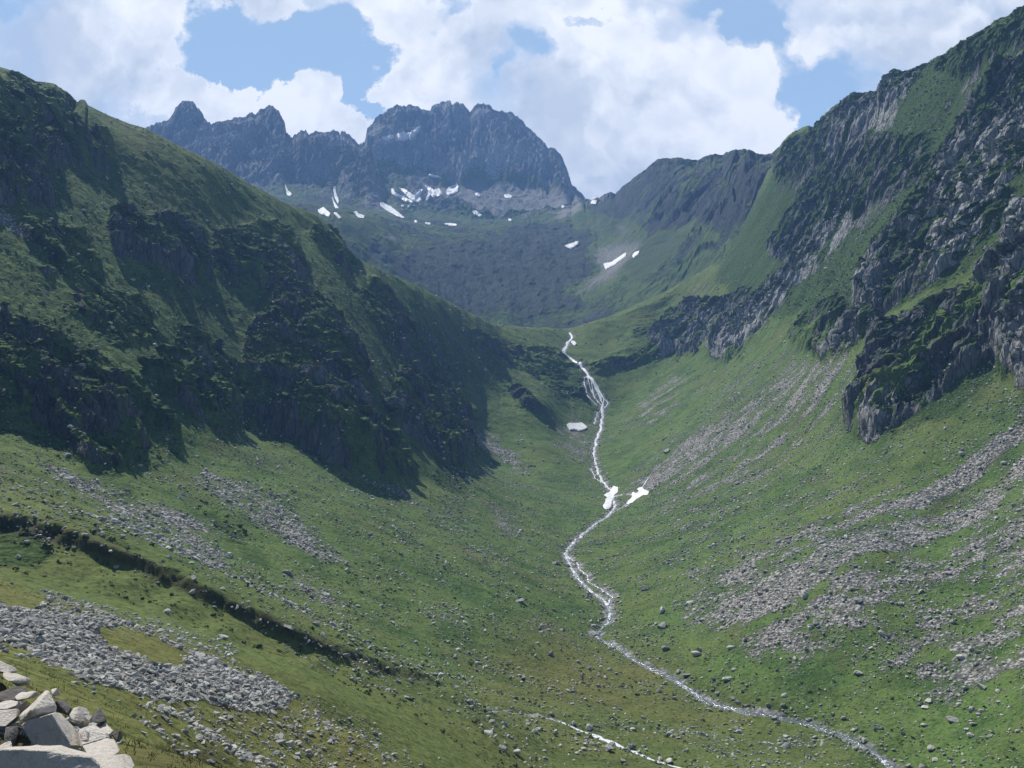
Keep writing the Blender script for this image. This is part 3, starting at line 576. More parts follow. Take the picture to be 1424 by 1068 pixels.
# ------------------------------------------------------------------ ground material
def ground_material():
    m, g, b = new_mat('mountain_ground', .92, .08)
    pos = g.new('ShaderNodeNewGeometry').outputs['Position']; nrm = g.new('ShaderNodeNewGeometry').outputs['Normal']
    A = g.new('ShaderNodeAttribute', attribute_name='cover_a'); B = g.new('ShaderNodeAttribute', attribute_name='cover_b')
    sa = g.new('ShaderNodeSeparateColor'); g.l.new(A.outputs['Color'], sa.inputs[0]); sb = g.new('ShaderNodeSeparateColor'); g.l.new(B.outputs['Color'], sb.inputs[0])
    rockm, screem, drym, shrubm = sa.outputs[0], sa.outputs[1], sa.outputs[2], A.outputs['Alpha']
    dirtm, tint, wetm, farg = sb.outputs[0], sb.outputs[1], sb.outputs[2], B.outputs['Alpha']
    sz = g.new('ShaderNodeSeparateXYZ'); g.l.new(nrm, sz.inputs[0]); up = sz.outputs[2]
    sp = g.new('ShaderNodeSeparateXYZ'); g.l.new(pos, sp.inputs[0])
    n_wide = g.noise(pos, .022, 5, .6); n_mid = g.noise(pos, .16, 5, .6); n_fine = g.noise(pos, .75, 4, .6); n_grain = g.noise(pos, 3.2, 3, .6)
    Cc = g.new('ShaderNodeAttribute', attribute_name='cover_c'); sc3 = g.new('ShaderNodeSeparateColor'); g.l.new(Cc.outputs['Color'], sc3.inputs[0]); palem = sc3.outputs[0]
    # grass
    gr = g.mix(g.ramp(n_mid, .3, .7), LUSH_A, LUSH_B)
    gr = g.mix(g.math('MULTIPLY', g.ramp(n_fine, .35, .75), .55), gr, LUSH_C)
    gr = g.mix(g.ramp(tint, .35, .75, 0.0, .65), gr, (.112, .148, .042))
    gr = g.mix(g.ramp(g.noise(pos, .065, 6, .65), .42, .66, 0.0, .72), gr, (.030, .070, .016))
    gr = g.mix(g.ramp(g.noise(pos, .034, 6, .68), .54, .70, 0.0, .55), gr, (.120, .112, .044))
    gr = g.mix(g.math('MULTIPLY', drym, g.math('MAXIMUM', g.ramp(n_wide, .2, .7, .35, .95), g.math('MULTIPLY', sc3.outputs[2], .92))), gr, g.mix(n_fine, DRY_A, DRY_B))
    gr = g.mix(g.math('MULTIPLY', farg, .8), gr, FARG)
    shf = g.ramp(g.math('ADD', shrubm, g.math('MULTIPLY', g.math('SUBTRACT', n_mid, .5), 1.5)), .35, .7)
    gr = g.mix(g.math('MULTIPLY', shf, .85), gr, g.mix(n_fine, SHRUB_A, SHRUB_B))
    n_tuft = g.noise(pos, 1.15, 3, .6); gr = g.mix(g.ramp(n_tuft,   .36, .50, .55, 0.0), gr, (.018, .032, .010)); gr = g.mix(g.ramp(n_tuft, .56, .70, 0.0, .50), gr, (.150, .180, .085))
    # stones lying in the grass
    v_col = g.vor(pos, .95, 'F1', 1); v_d = g.vor(pos, .95, 'F1', 0)
    sv = g.new('ShaderNodeSeparateColor'); g.l.new(v_col, sv.inputs[0])
    stone = g.mix(sv.outputs[0], SCREE_A, SCREE_B)
    stone = g.mix(g.math('MULTIPLY', g.ramp(n_wide, .45, .62), .5), stone, SCREE_P)
    stone = g.mix(g.math('MULTIPLY', g.ramp(v_d, .35, .62), .75), stone, (.05, .05, .045))
    scf = g.ramp(g.math('ADD', screem, g.math('MULTIPLY', g.math('SUBTRACT', n_fine, .5), 1.3)), .42, .62)
    col = g.mix(scf, gr, stone)
    col = g.mix(g.math('MULTIPLY', dirtm, g.ramp(n_fine, .2, .8, .55, 1)), col, g.mix(n_mid, DIRT_A, DIRT_B))
    wf = g.ramp(g.math('ADD', wetm, g.math('MULTIPLY', g.math('SUBTRACT', n_fine, .5), 1.1)), .4, .65)
    col = g.mix(wf, col, g.mix(sv.outputs[1], (.10, .10, .095), (.32, .32, .31)))
    # bare rock
    tilt = g.new('ShaderNodeMapping'); tilt.inputs['Rotation'].default_value = (.35, .5, .2); tilt.inputs['Scale'].default_value = (1, 1, .28); g.l.new(pos, tilt.inputs[0])
    r1 = g.noise(tilt.outputs[0], .30, 7, .65, .4); r2 = g.noise(tilt.outputs[0], 1.2, 4, .6); r0 = g.noise(pos, .035, 4, .6)
    crack = g.vor(tilt.outputs[0], .22, 'DISTANCE_TO_EDGE', 0)
    rk = g.mix(g.ramp(r1, .3, .72), ROCK_A, ROCK_B)
    rk = g.mix(g.math('MULTIPLY', g.ramp(r0, .45, .7), .6), rk, ROCK_C)
    rk = g.mix(g.math('MULTIPLY', g.math('MAXIMUM', g.math('MULTIPLY', sc3.outputs[1], .4), g.math('MULTIPLY', Cc.outputs['Alpha'], .85)), 1.0), rk, g.mix(r1, (.026, .034, .036), (.078, .096, .098)))  # the alpha part of this dark tone paints shade on headwall and far ridge
    rk = g.mix(g.math('MULTIPLY', palem, g.ramp(r1, .25, .6, .35, 1.0)), rk, g.mix(r2, (.32, .32, .31), (.54, .535, .52)))
    rk = g.mix(g.ramp(crack, .0, .06, .7, 0.0), rk, (.04, .042, .045))
    ledge = g.math('MULTIPLY', g.ramp(g.math('ADD', up, g.math('MULTIPLY', g.math('SUBTRACT', r1, .5), .5)), .70, .84), g.math('SUBTRACT', 1.0, farg))
    far_f = g.ramp(sp.outputs[1], 1100, 1400)
    rk = g.mix(g.math('MULTIPLY', ledge, g.math('SUBTRACT', .85, g.math('MULTIPLY', far_f, .6))), rk, g.mix(n_fine, SHRUB_A, LUSH_A))
    rf = g.ramp(g.math('ADD', rockm, g.math('MULTIPLY', g.math('SUBTRACT', n_mid, .5), .9)), .38, .62)
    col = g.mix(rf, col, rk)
    g.l.new(col, b.inputs['Base Color'])
    # relief too small for the mesh
    h = g.math('MULTIPLY', g.math('ADD', g.math('ADD', g.math('MULTIPLY', r1, 1.0), g.math('MULTIPLY', g.ramp(crack, 0.0, .09), .8)), g.math('ADD', g.math('MULTIPLY', r2, .7), g.math('MULTIPLY', g.ramp(g.vor(tilt.outputs[0], .75, 'DISTANCE_TO_EDGE', 0), 0.0, .10), .45))), rf)
    h = g.math('ADD', h, g.math('MULTIPLY', g.math('MULTIPLY', g.math('SUBTRACT', 1.0, v_d), .55), g.math('MAXIMUM', scf, wf)))
    hg = g.math('ADD', g.math('MULTIPLY', n_fine, .45), g.math('MULTIPLY', n_grain, .12))
    hg = g.math('ADD', hg, g.math('MULTIPLY', g.math('MULTIPLY', shf, n_fine), 1.3))
    h = g.math('ADD', h, g.math('MULTIPLY', hg, g.math('SUBTRACT', 1.0, rf)))
    bp = g.new('ShaderNodeBump'); bp.inputs['Strength'].default_value = .9; bp.inputs['Distance'].default_value = 1.0
    g.l.new(h, bp.inputs['Height']); g.l.new(bp.outputs[0], b.inputs['Normal'])
    return m
LUSH_A, LUSH_B, LUSH_C = (.052, .104, .022), (.094, .156, .037), (.138, .182, .062)
DRY_A, DRY_B = (.108, .116, .028), (.142, .128, .044)
SHRUB_A, SHRUB_B = (.024, .056, .013), (.050, .094, .022)
FARG = (.034, .056, .028)
SCREE_A, SCREE_B, SCREE_P = (.15, .15, .138), (.42, .415, .38), (.36, .34, .30)
DIRT_A, DIRT_B = (.030, .026, .016), (.060, .048, .030)
ROCK_A, ROCK_B, ROCK_C = (.042, .048, .046), (.145, .156, .150), (.26, .26, .25)
GROUND = ground_material()

# ------------------------------------------------------------------ the land, cut into its named parts
quad_r, quad_c = np.meshgrid(np.arange(NR - 1), np.arange(NC - 1), indexing='ij')
yc = ROWS[:-1][:, None] + 0 * quad_c; xc = X[:-1, :-1]
wl = wall[:-1, :-1] > .5
zone = np.where(yc < 150, 0, np.where(yc > 1180, np.where(xc > .105 * yc, 5, 4), np.where(wl, np.where(xc < axis_x[:-1, :-1], 2, 3), 1)))
V = np.stack([(X + OX).ravel(), (Y + OY).ravel(), (Z + OZ).ravel()], -1)
for zi, nm in enumerate(['near_slope', 'valley_floor', 'left_mountainside', 'right_mountainside', 'far_mountains', 'far_ridge']):
    r, c = np.nonzero(zone == zi); a = r * NC + c
    F = np.stack([a, a + 1, a + 1 + NC, a + NC], -1)
    used = np.zeros(NR * NC, bool); used[F.ravel()] = True
    remap = np.cumsum(used) - 1
    me = mesh_np(nm, V[used], remap[F], zi in (0, 1), GROUND)
    color_attr(me, 'cover_a', MKA.reshape(-1, 4)[used]); color_attr(me, 'cover_b', MKB.reshape(-1, 4)[used]); color_attr(me, 'cover_c', MKC.reshape(-1, 4)[used])
    link(nm, me, 'structure')
print('land', round(time.time() - T0, 1))

# ------------------------------------------------------------------ stones
def stone_shape(seed, sub=2, flat=.62):
    """an angular block: a ball cut by random planes"""
    r = np.random.default_rng(seed)
    import bmesh
    bm = bmesh.new(); bmesh.ops.create_icosphere(bm, subdivisions=sub, radius=1.0)
    v = np.array([q.co[:] for q in bm.verts]); f = np.array([[q.index for q in p.verts] for p in bm.faces]); bm.free()
    n = r.normal(size=(9, 3)); n /= np.linalg.norm(n, axis=1)[:, None]; d = r.uniform(.42, .8, 9)
    for k in range(9):
        t = v @ n[k]; over = np.maximum(t - d[k], 0); v = v - over[:, None] * n[k]
    v = v + r.normal(size=v.shape) * .025
    v *= np.array([1.0, r.uniform(.62, .9), r.uniform(flat - .15, flat + .15)])
    return v.astype(np.float32), f
def stone_material(name, dark, light, warm=(.33, .30, .26), scale=1.0):
    m, g, b = new_mat(name, .9, .12)
    oi = g.new('ShaderNodeObjectInfo').outputs['Random']; geo = g.new('ShaderNodeNewGeometry'); pos = geo.outputs['Position']; isl = geo.outputs['Random Per Island']
    rnd = g.math('FRACT', g.math('ADD', isl, g.math('MULTIPLY', oi, 7.3)))
    n1 = g.noise(pos, 1.6 * scale, 5, .65); n2 = g.noise(pos, 9.0 * scale, 4, .65); n3 = g.noise(pos, 38.0 * scale, 3, .6)
    c = g.mix(rnd, dark, light); c = g.mix(g.math('MULTIPLY', g.ramp(n1, .45, .7), .5), c, warm)
    c = g.mix(g.math('MULTIPLY', g.ramp(n2, .5, .75), .35), c, (.10, .105, .10)); c = g.mix(g.math('MULTIPLY', g.ramp(n3, .55, .8), .25), c, (.50, .49, .46))
    g.l.new(c, b.inputs['Base Color'])
    bp = g.new('ShaderNodeBump'); bp.inputs['Strength'].default_value = .7; bp.inputs['Distance'].default_value = .08 / scale
    g.l.new(g.math('ADD', n2, g.math('MULTIPLY', n3, .4)), bp.inputs['Height']); g.l.new(bp.outputs[0], b.inputs['Normal'])
    return m
STONE = stone_material('weathered_stone', (.19, .195, .18), (.50, .495, .45))
PALE = stone_material('pale_broken_stone', (.44, .41, .36), (.56, .52, .455), (.44, .37, .29), 2.2)
DARKSTONE = stone_material('dark_broken_stone', (.10, .10, .095), (.16, .15, .14), (.16, .13, .10), 2.2)
LOW = [stone_shape(s, 1, .55) for s in range(12)]; HI = [stone_shape(100 + s, 3, .6) for s in range(9)]

def rotmats(r, n, tilt=.45):
    z = r.uniform(0, 2 * math.pi, n); ax = r.normal(0, tilt, n); ay = r.normal(0, tilt, n)
    cz, sz = np.cos(z), np.sin(z); O = np.zeros(n); I = np.ones(n)
    Rz = np.stack([np.stack([cz, -sz, O], -1), np.stack([sz, cz, O], -1), np.stack([O, O, I], -1)], -2)
    c, s = np.cos(ax), np.sin(ax); Rx = np.stack([np.stack([I, O, O], -1), np.stack([O, c, -s], -1), np.stack([O, s, c], -1)], -2)
    c, s = np.cos(ay), np.sin(ay); Ry = np.stack([np.stack([c, O, s], -1), np.stack([O, I, O], -1), np.stack([-s, O, c], -1)], -2)
    return Rx @ Ry @ Rz

# where stones lie: expected number per grid cell
area = np.zeros_like(X); area[:-1, :-1] = (np.diff(X, axis=1)[:-1] * np.diff(Y, axis=0)[:, :-1]) * np.sqrt(1 + slope[:-1, :-1] ** 2)
seen = PY <= np.minimum.accumulate(np.where(Y > 170, PY, 9999), 0) + 3
seen &= (PX > -120) & (PX < 1544) & (PY < 1180)
patchy = np.clip(.5 + 1.6 * fbm(X / 18, Y / 18, 4, 200), 0, 2)
def scatter(dens, smin, smax, alpha, r):
    lam = (dens * area * seen).ravel(); lam = np.where(np.isfinite(lam), lam, 0)
    n = r.poisson(lam); idx = np.repeat(np.arange(len(n)), n)
    rr, cc = idx // NC, idx % NC; k = (rr < NR - 1) & (cc < NC - 1); rr, cc = rr[k], cc[k]
    fy = r.random(len(rr)); fx = r.random(len(rr))
    y = ROWS[rr] + (ROWS[rr + 1] - ROWS[rr]) * fy; s = COLS[cc] + (COLS[1] - COLS[0]) * fx; x = s * (y + 20)
    u = r.random(len(x)); size = (smin ** -alpha + u * (smax ** -alpha - smin ** -alpha)) ** (-1 / alpha)
    return x, y, ground(x, y), size
r1 = np.random.default_rng(3)
green = (1 - mk_rock) * (1 - np.clip(mk_scree * 1.2, 0, 1)) * (sd > 1.5)
SC = []
SC.append(('field', scatter(near_s * (Y < 150) * 9.0, .10, .62, 1.6, r1)))
SC.append(('nearmeadow', scatter(green * ((Y > 26) & (Y < 165)) * (1 - near_s) * patchy * (.10 + .35 * pick('screen', PX, PY) + .5 * np.clip(blur_map(R['screen'], 10)[np.clip((PY / 2).astype(int), 0, MH - 1), np.clip((PX / 2).astype(int), 0, MW - 1)], 0, .6)), .07, .42, 1.8, r1)))
SC.append(('scree', scatter(((Y > 185) & (Y < 800)) * (mk_scree > .3) * mk_scree * np.where(Y < 420, 1.0, .5), .26, 1.6, 2.2, r1)))
SC.append(('right', scatter(green * right_low * ((Y > 160) & (Y < 700)) * np.clip(patchy * (.6 + 1.1 * streak), .2, 2.6) * 1.5, .24, 1.1, 2.5, r1)))
SC.append(('left', scatter(green * (1 - right_low) * (1 - wall) * ((Y > 165) & (Y < 700)) * np.clip(patchy * (.7 + .8 * streak), .1, 2.2) * .6, .24, 1.2, 2.4, r1)))
SC.append(('chips', scatter(pile_ground * (Y > 3.6) * 55, .035, .11, 1.4, r1)))
SC.append(('bank', scatter((sd < 9) * (sd > 1.3) * ((Y > 180) & (Y < 1000)) * .16 * np.exp(-(sd / 4.5) ** 2), .4, 1.5, 2.0, r1)))
SC.append(('wall', scatter(wall * ((Y > 250) & (Y < 1100)) * (1 - far) * .035 * patchy, .45, 1.9, 2.0, r1)))
SC.append(('upper', scatter(green * (1 - wall) * ((Y > 700) & (Y < 1110)) * .05 * patchy, .5, 1.8, 2.0, r1)))
SC = [(n, (a, b, c, np.minimum(d, .0062 * b) if n in ('field', 'nearmeadow') else d)) for n, (a, b, c, d) in SC]
sx = np.concatenate([s[1][0] for s in SC]); sy = np.concatenate([s[1][1] for s in SC]); szz = np.concatenate([s[1][2] for s in SC]); ss = np.concatenate([s[1][3] for s in SC])
sreg = np.concatenate([np.full(len(s[1][0]), i) for i, s in enumerate(SC)])
print('stones', [(s[0], len(s[1][0])) for s in SC], round(time.time() - T0, 1))
# ------------------------------------------------------------------ boulders one can point at: photo point, half width in photo pixels, label
NAMED = [
 (53, 889, 13, 'flat pale slab lying on the grey boulder field, longest stone there', 'field'), (54, 845, 7, 'light stone on grass just above the grey boulder field', 'field'),
 (26, 774, 6, 'grey stone heading a short line of stones below the dark earth bank', 'field'), (37, 753, 6, 'pale flat stone lying against the foot of the dark earth bank', 'field'),
 (231, 851, 8, 'low flat grey boulder alone on the olive grass below the bank', 'field'), (310, 885, 10, 'broad dark grey boulder in the dry grass above the boulder field tip', 'field'),
 (107, 885, 7, 'blocky grey stone standing up from the middle of the boulder field', 'field'), (431, 1018, 8, 'squat boulder in the scattered stones below the boulder field tip', 'field'),
 (270, 803, 8, 'light rounded boulder on the meadow just above the dark earth bank', 'left'), (310, 818, 5, 'small pale boulder on the lip of the dark earth bank', 'left'),
 (400, 796, 9, 'whitish boulder at the head of a stone streak on the left meadow', 'left'), (362, 833, 6, 'grey boulder above the bank, right of the small pale one', 'left'),
 (724, 834, 10, 'wide dark grey boulder in the green meadow left of the stream', 'left'), (773, 782, 7, 'dark rounded boulder beside the stream bend where it splits', 'left'),
 (766, 908, 7, 'low grey boulder in the meadow left of the stream elbow', 'left'), (803, 919, 4, 'small pale boulder below the stream elbow', 'left'),
 (826, 881, 7, 'dark wedge of rock at the outer elbow of the stream', 'left'), (847, 1040, 13, 'dark brown boulder pair stone beside the second stream', 'left'), (820, 1011, 8, 'grey boulder at the upper end of the second stream', 'left'),
 (921, 847, 9, 'grey boulder cluster head on green grass right of the stream', 'right'), (921, 869, 9, 'dark boulder just below the cluster head, right of the stream', 'right'), (926, 901, 7, 'flat grey boulder above the lower stream bend', 'right'),
 (968, 908, 8, 'tilted pale boulder near the lower stream bend', 'right'), (973, 902, 6, 'grey boulder leaning on the tilted pale one', 'right'), (1016, 899, 9, 'big rounded dark boulder on the green slope above the stream', 'right'),
 (1011, 943, 8, 'wide knobbly boulder between the stream and the big rounded one', 'right'), (954, 938, 7, 'boulder blocking the stream bank at its lower bend', 'right'), (895, 818, 8, 'dark boulder right of the stream island', 'right'),
 (1119, 827, 9, 'leaning grey boulder at the edge of the pinkish scree', 'right'), (1193, 834, 9, 'bright split boulder in the pale scree streak', 'right'), (1193, 934, 8, 'flat grey boulder in grass under the pinkish scree', 'right'),
 (1219, 1010, 9, 'dark upright boulder at the lower stream crossing', 'right'), (1092, 1037, 9, 'rounded grey boulder on the stony flat between the two streams', 'right'), (1323, 1000, 11, 'round dark boulder, largest on the lower right slope', 'right'),
 (1366, 954, 9, 'flat brown boulder below the red earth scar on the right slope', 'right'), (1335, 912, 8, 'rounded grey boulder high on the lower right grass', 'right'), (1351, 1021, 8, 'dark boulder right of the largest round one', 'right'),
 (1295, 1039, 8, 'grey boulder directly uphill of a white oval stone', 'right'), (1299, 1055, 6, 'white oval stone at the bottom of the right slope', 'right'), (1292, 973, 7, 'boulder topping a pair on the lower right slope', 'right'), (1287, 982, 6, 'boulder under its twin on the lower right slope', 'right'),
 (928, 626, 8, 'pale boulder with dark side on the right slope above the snow fan', 'right'), (986, 713, 5, 'bright white stone on the middle of the right slope', 'right'), (1027, 670, 6, 'cluster stone highest on the middle of the right slope', 'right'), (1410, 702, 6, 'upright pale boulder near the trench on the right slope', 'right'),
 (1285, 1007, 6, 'small square boulder left of the largest round one', 'right'), (1354, 1006, 6, 'wide dark boulder uphill right of the largest round one', 'right'),
]
REG_GROUP = {'field': ('stones of the lower boulder field', 'grey block among the packed stones of the lower boulder field', 'stone'),
 'nearmeadow': ('stones strewn on the near grass', 'stone strewn on the near olive grass around the boulder field', 'stone'),
 'scree': ('stones of the scree streaks', 'grey stone in one of the scree streaks on the valley sides', 'stone'),
 'right': ('stones on the right valley slope', 'stone scattered on the green right valley slope', 'stone'),
 'left': ('stones on the left meadow', 'stone scattered on the green left valley meadow', 'stone'),
 'bank': ('stones along the stream', 'grey stone lying along the bed of the stream', 'stone'),
 'wall': ('stones on the steep valley walls', 'loose block resting on the steep valley walls', 'stone'), 'upper': ('stones by the waterfall step', 'grey block on the green step around the waterfall', 'stone')}
hi_mesh = [mesh_np('stone_block', v, f, False, STONE) for v, f in HI]
def put_stone(name, me, x, y, z, size, r, squash=None):
    o = bpy.data.objects.new(name, me); COL.objects.link(o)
    o.location = (x, y, z + size * .22); o.rotation_euler = (r.normal(0, .22), r.normal(0, .22), r.uniform(0, 6.28))
    q = squash or r.uniform(.75, 1.1); o.scale = (size, size * r.uniform(.8, 1.1), size * q); return o
r2 = np.random.default_rng(21)
dn = land([n[0] for n in NAMED], [n[1] + n[2] * .35 for n in NAMED])
named_xy = []
for (px, py, hw, lab, reg), d in zip(NAMED, dn):
    if not np.isfinite(d): print('no ground under', px, py); continue
    a, c = ray(px, py); x = a * d; size = hw / FPX * d
    o = put_stone('boulder', hi_mesh[int(r2.integers(len(hi_mesh)))], x, d, float(ground(x, d)), size, r2)
    tag(o, None, lab, 'boulder'); named_xy.append((x, d, size))
# the largest of the scattered stones stand as objects of their own, the rest is one mass
N_PILE = 24
appar = ss / sy
appar = np.where((sx / sy > -.5) & (sx / sy < .5), appar, 0)
for (x, y, s) in named_xy: appar = np.where(np.hypot(sx - x, sy - y) < s * 1.6, 0, appar)
keep = appar > 0; appar = np.where(sreg == [n for n, _ in SC].index('chips'), 1e-9, appar)
order = np.argsort(-appar); n_ind = 300 - len(named_xy) - N_PILE
ind = order[:n_ind]
for i in ind:
    reg = SC[sreg[i]][0]; gp, lab, cat = REG_GROUP[reg]
    o = put_stone('stone', hi_mesh[int(r2.integers(len(hi_mesh)))], sx[i], sy[i], szz[i], ss[i], r2); tag(o, None, lab, cat, gp)
rest = np.setdiff1d(np.nonzero(keep)[0], ind)
VV, FF, base = [], [], 0
which = r2.integers(0, len(LOW), len(rest))
for k in range(len(LOW)):
    j = rest[which == k]
    if not len(j): continue
    v, f = LOW[k]; Rm = rotmats(r2, len(j), .35)
    sc3 = ss[j, None] * np.stack([r2.uniform(.8, 1.2, len(j)), r2.uniform(.75, 1.1, len(j)), r2.uniform(.7, 1.15, len(j))], -1)
    P = np.einsum('nij,nkj->nki', Rm, v[None] * sc3[:, None]) + np.stack([sx[j], sy[j], szz[j] + ss[j] * .2], -1)[:, None]
    VV.append(P.reshape(-1, 3)); FF.append((f[None] + (np.arange(len(j)) * len(v))[:, None, None]).reshape(-1, 3) + base); base += len(j) * len(v)
me = mesh_np('scree', np.concatenate(VV), np.concatenate(FF), False, STONE)
link('scree', me, 'stuff', 'loose grey scree and stones strewn over the valley sides', 'scree')
print('scree', len(rest), round(time.time() - T0, 1))

# ------------------------------------------------------------------ low shrubs and grass
def leaf_clumps(x, y, z, size, leaves, r, lift=.5, flat=.7, leaf=.42):
    n = len(x)
    dirs = r.normal(size=(n, leaves, 3)); dirs /= np.linalg.norm(dirs, axis=2)[..., None]; dirs[..., 2] = np.abs(dirs[..., 2])
    c = np.stack([x, y, z], -1)[:, None] + dirs * size[:, None, None] * r.uniform(.55, 1.0, (n, leaves, 1)) * np.array([1, 1, flat])
    t1 = r.normal(size=(n, leaves, 3)); t1 -= (t1 * dirs).sum(-1, keepdims=True) * dirs * .7; t1 /= np.linalg.norm(t1, axis=2)[..., None]
    t2 = np.cross(dirs, t1)
    L = size[:, None, None] * leaf * r.uniform(.6, 1.3, (n, leaves, 1))
    tri = np.stack([c + t1 * L, c - t1 * L * .6 + t2 * L * .8, c - t1 * L * .5 - t2 * L * .8], 2)
    v = tri.reshape(-1, 3); return v, np.arange(len(v)).reshape(-1, 3)
def blades(x, y, z, h, k, r):
    n = len(x); b = np.stack([x, y, z], -1)[:, None] + np.concatenate([r.normal(0, 1, (n, k, 2)) * h[:, None, None] * .8, np.zeros((n, k, 1))], -1)
    an = r.uniform(0, 6.283, (n, k)); wv = np.stack([np.cos(an), np.sin(an), 0 * an], -1) * h[:, None, None] * .10
    tip = b + np.concatenate([r.normal(0, .45, (n, k, 2)), r.uniform(.5, 1.1, (n, k, 1))], -1) * h[:, None, None]
    v = np.stack([b - wv, b + wv, tip], 2).reshape(-1, 3); return v, np.arange(len(v)).reshape(-1, 3)
def leaf_material(name, a, b_):
    m, g, b = new_mat(name, .75, .2); geo = g.new('ShaderNodeNewGeometry')
    n = g.noise(geo.outputs['Position'], .5, 3); g.l.new(g.mix(g.math('MULTIPLY', g.math('ADD', n, geo.outputs['Random Per Island']), .5), a, b_), b.inputs['Base Color']); return m
SHRUBM = leaf_material('shrub_leaves', (.014, .034, .009), (.048, .078, .020)); GRASSM = leaf_material('grass_blades', (.085, .088, .022), (.150, .130, .048))
r3 = np.random.default_rng(5)
x, y, z, s = scatter(np.clip(mk_shrub - .18, 0, 1) * (1 - mk_scree) * (1 - .7 * mk_rock) * ((Y > 165) & (Y < 900)) * (sd > 2) * np.clip(patchy, .2, 1.6) * np.where(Y < 330, .5, .34), .4, 1.5, 1.7, r3)
xm, ym, zm, sm2 = scatter((1 - mk_shrub) * (1 - wall) * (1 - mk_rock) * (1 - mk_scree) * ((Y > 150) & (Y < 620)) * (sd > 2) * np.clip(patchy, .2, 1.6) * .22, .22, .75, 2.0, r3)
x, y, z, s = np.r_[x, xm], np.r_[y, ym], np.r_[z, zm], np.r_[s, sm2]
v, f = leaf_clumps(x, y, z, s, 14, r3)
link('shrubbery', mesh_np('shrubbery', v, f, False, SHRUBM), 'stuff', 'dark low shrubs spread over the valley walls', 'shrubs'); ns = len(x)
x, y, z, s = scatter((1 - near_s) * (1 - .6 * mk_dirt) * ((Y > 2) & (Y < 120)) * np.where(Y < 16, 60, np.where(Y < 45, 18, 3)) * np.clip(patchy, .3, 1.5), .02, .06, 1.5, r3)
s = s * np.where(y < 16, .8, np.where(y < 45, 1.3, 2.4))
v, f = blades(x, y, z - .01, s * 1.3, 9, r3)
link('grass', mesh_np('grass', v, f, False, GRASSM), 'stuff', 'short dry grass tufts on the near slope', 'grass')
print('plants', ns, len(x), round(time.time() - T0, 1))

# ------------------------------------------------------------------ water
def water_material():
    m, g, b = new_mat('tumbling_water', .25, .5); pos = g.new('ShaderNodeNewGeometry').outputs['Position']
    fo = g.new('ShaderNodeAttribute', attribute_name='foam').outputs['Fac']
    n = g.noise(pos, 1.4, 6, .75); n2 = g.noise(pos, .35, 3, .6)
    f = g.ramp(g.math('ADD', g.math('ADD', fo, g.math('MULTIPLY', g.math('SUBTRACT', n, .5), 2.6)), g.math('MULTIPLY', g.math('SUBTRACT', n2, .5), .8)), .30, .62)
    g.l.new(g.mix(f, (.09, .115, .115), (.70, .73, .75)), b.inputs['Base Color']); g.l.new(g.ramp(f, 0, 1, .12, .6), b.inputs['Roughness'])
    bp = g.new('ShaderNodeBump'); bp.inputs['Strength'].default_value = .8; bp.inputs['Distance'].default_value = .35; g.l.new(n, bp.inputs['Height']); g.l.new(bp.outputs[0], b.inputs['Normal'])
    return m
WATER = water_material()
VV, FF, FO, base = [], [], [], 0
for cr, wd, kind in COURSES:
    if kind == 'second': continue
    n = len(cr); t = np.gradient(cr, axis=0); t /= np.linalg.norm(t, axis=1)[:, None] + 1e-6
    nrm = np.c_[-t[:, 1], t[:, 0]]; u = np.arange(n) * .31
    y = cr[:, 1]
    hw = wd * np.interp(y, [200, 300, 420, 560, 640, 800, 900, 960, 1000, 1060], [.95, .65, .80, .80, .85, .95, 1.15, 1.25, 1.8, .9]) * (1 + .5 * perlin(u, u * 0 + wd * 9, 300) + .3 * perlin(u * 3, u * 0 + wd, 301))
    hw = np.maximum(hw, .3)
    K = 7; off = np.linspace(-1, 1, K)
    P = cr[:, None] + nrm[:, None] * (off[None, :, None] * hw[:, None, None] * (1 + .25 * perlin(np.repeat(u[:, None], K, 1) * 4, off[None] * 5 + 0 * u[:, None], 302))[..., None])
    zc = ground(cr[:, 0], cr[:, 1]); zz = ground(P[..., 0], P[..., 1])
    top = np.minimum(zz, zc[:, None] + .6) + .34 * (1 - off[None] ** 4) + .12 * perlin(np.repeat(u[:, None], K, 1) * 6, off[None] * 3 + 0 * u[:, None], 303) - .12 * (np.abs(off)[None] > .9)
    VV.append(np.concatenate([P, top[..., None]], -1).reshape(-1, 3)); a = (np.arange(n - 1)[:, None] * K + np.arange(K - 1)[None]).ravel()
    FF.append(np.stack([a, a + 1, a + 1 + K, a + K], -1) + base); base += n * K
    grad = np.abs(np.gradient(zc) / 1.6); FO.append(np.repeat(np.clip(.14 + .8 * grad + (.25 if kind == 'fall' else 0) + .25 * sstep(260, 420, y) - .25 * (np.abs(y - 250) < 18), 0, 1.1), K))
me = mesh_np('stream', np.concatenate(VV), np.concatenate(FF), True, WATER)
at = me.attributes.new('foam', 'FLOAT', 'POINT'); at.data.foreach_set('value', np.concatenate(FO).astype(np.float32))
link('stream', me, 'structure')
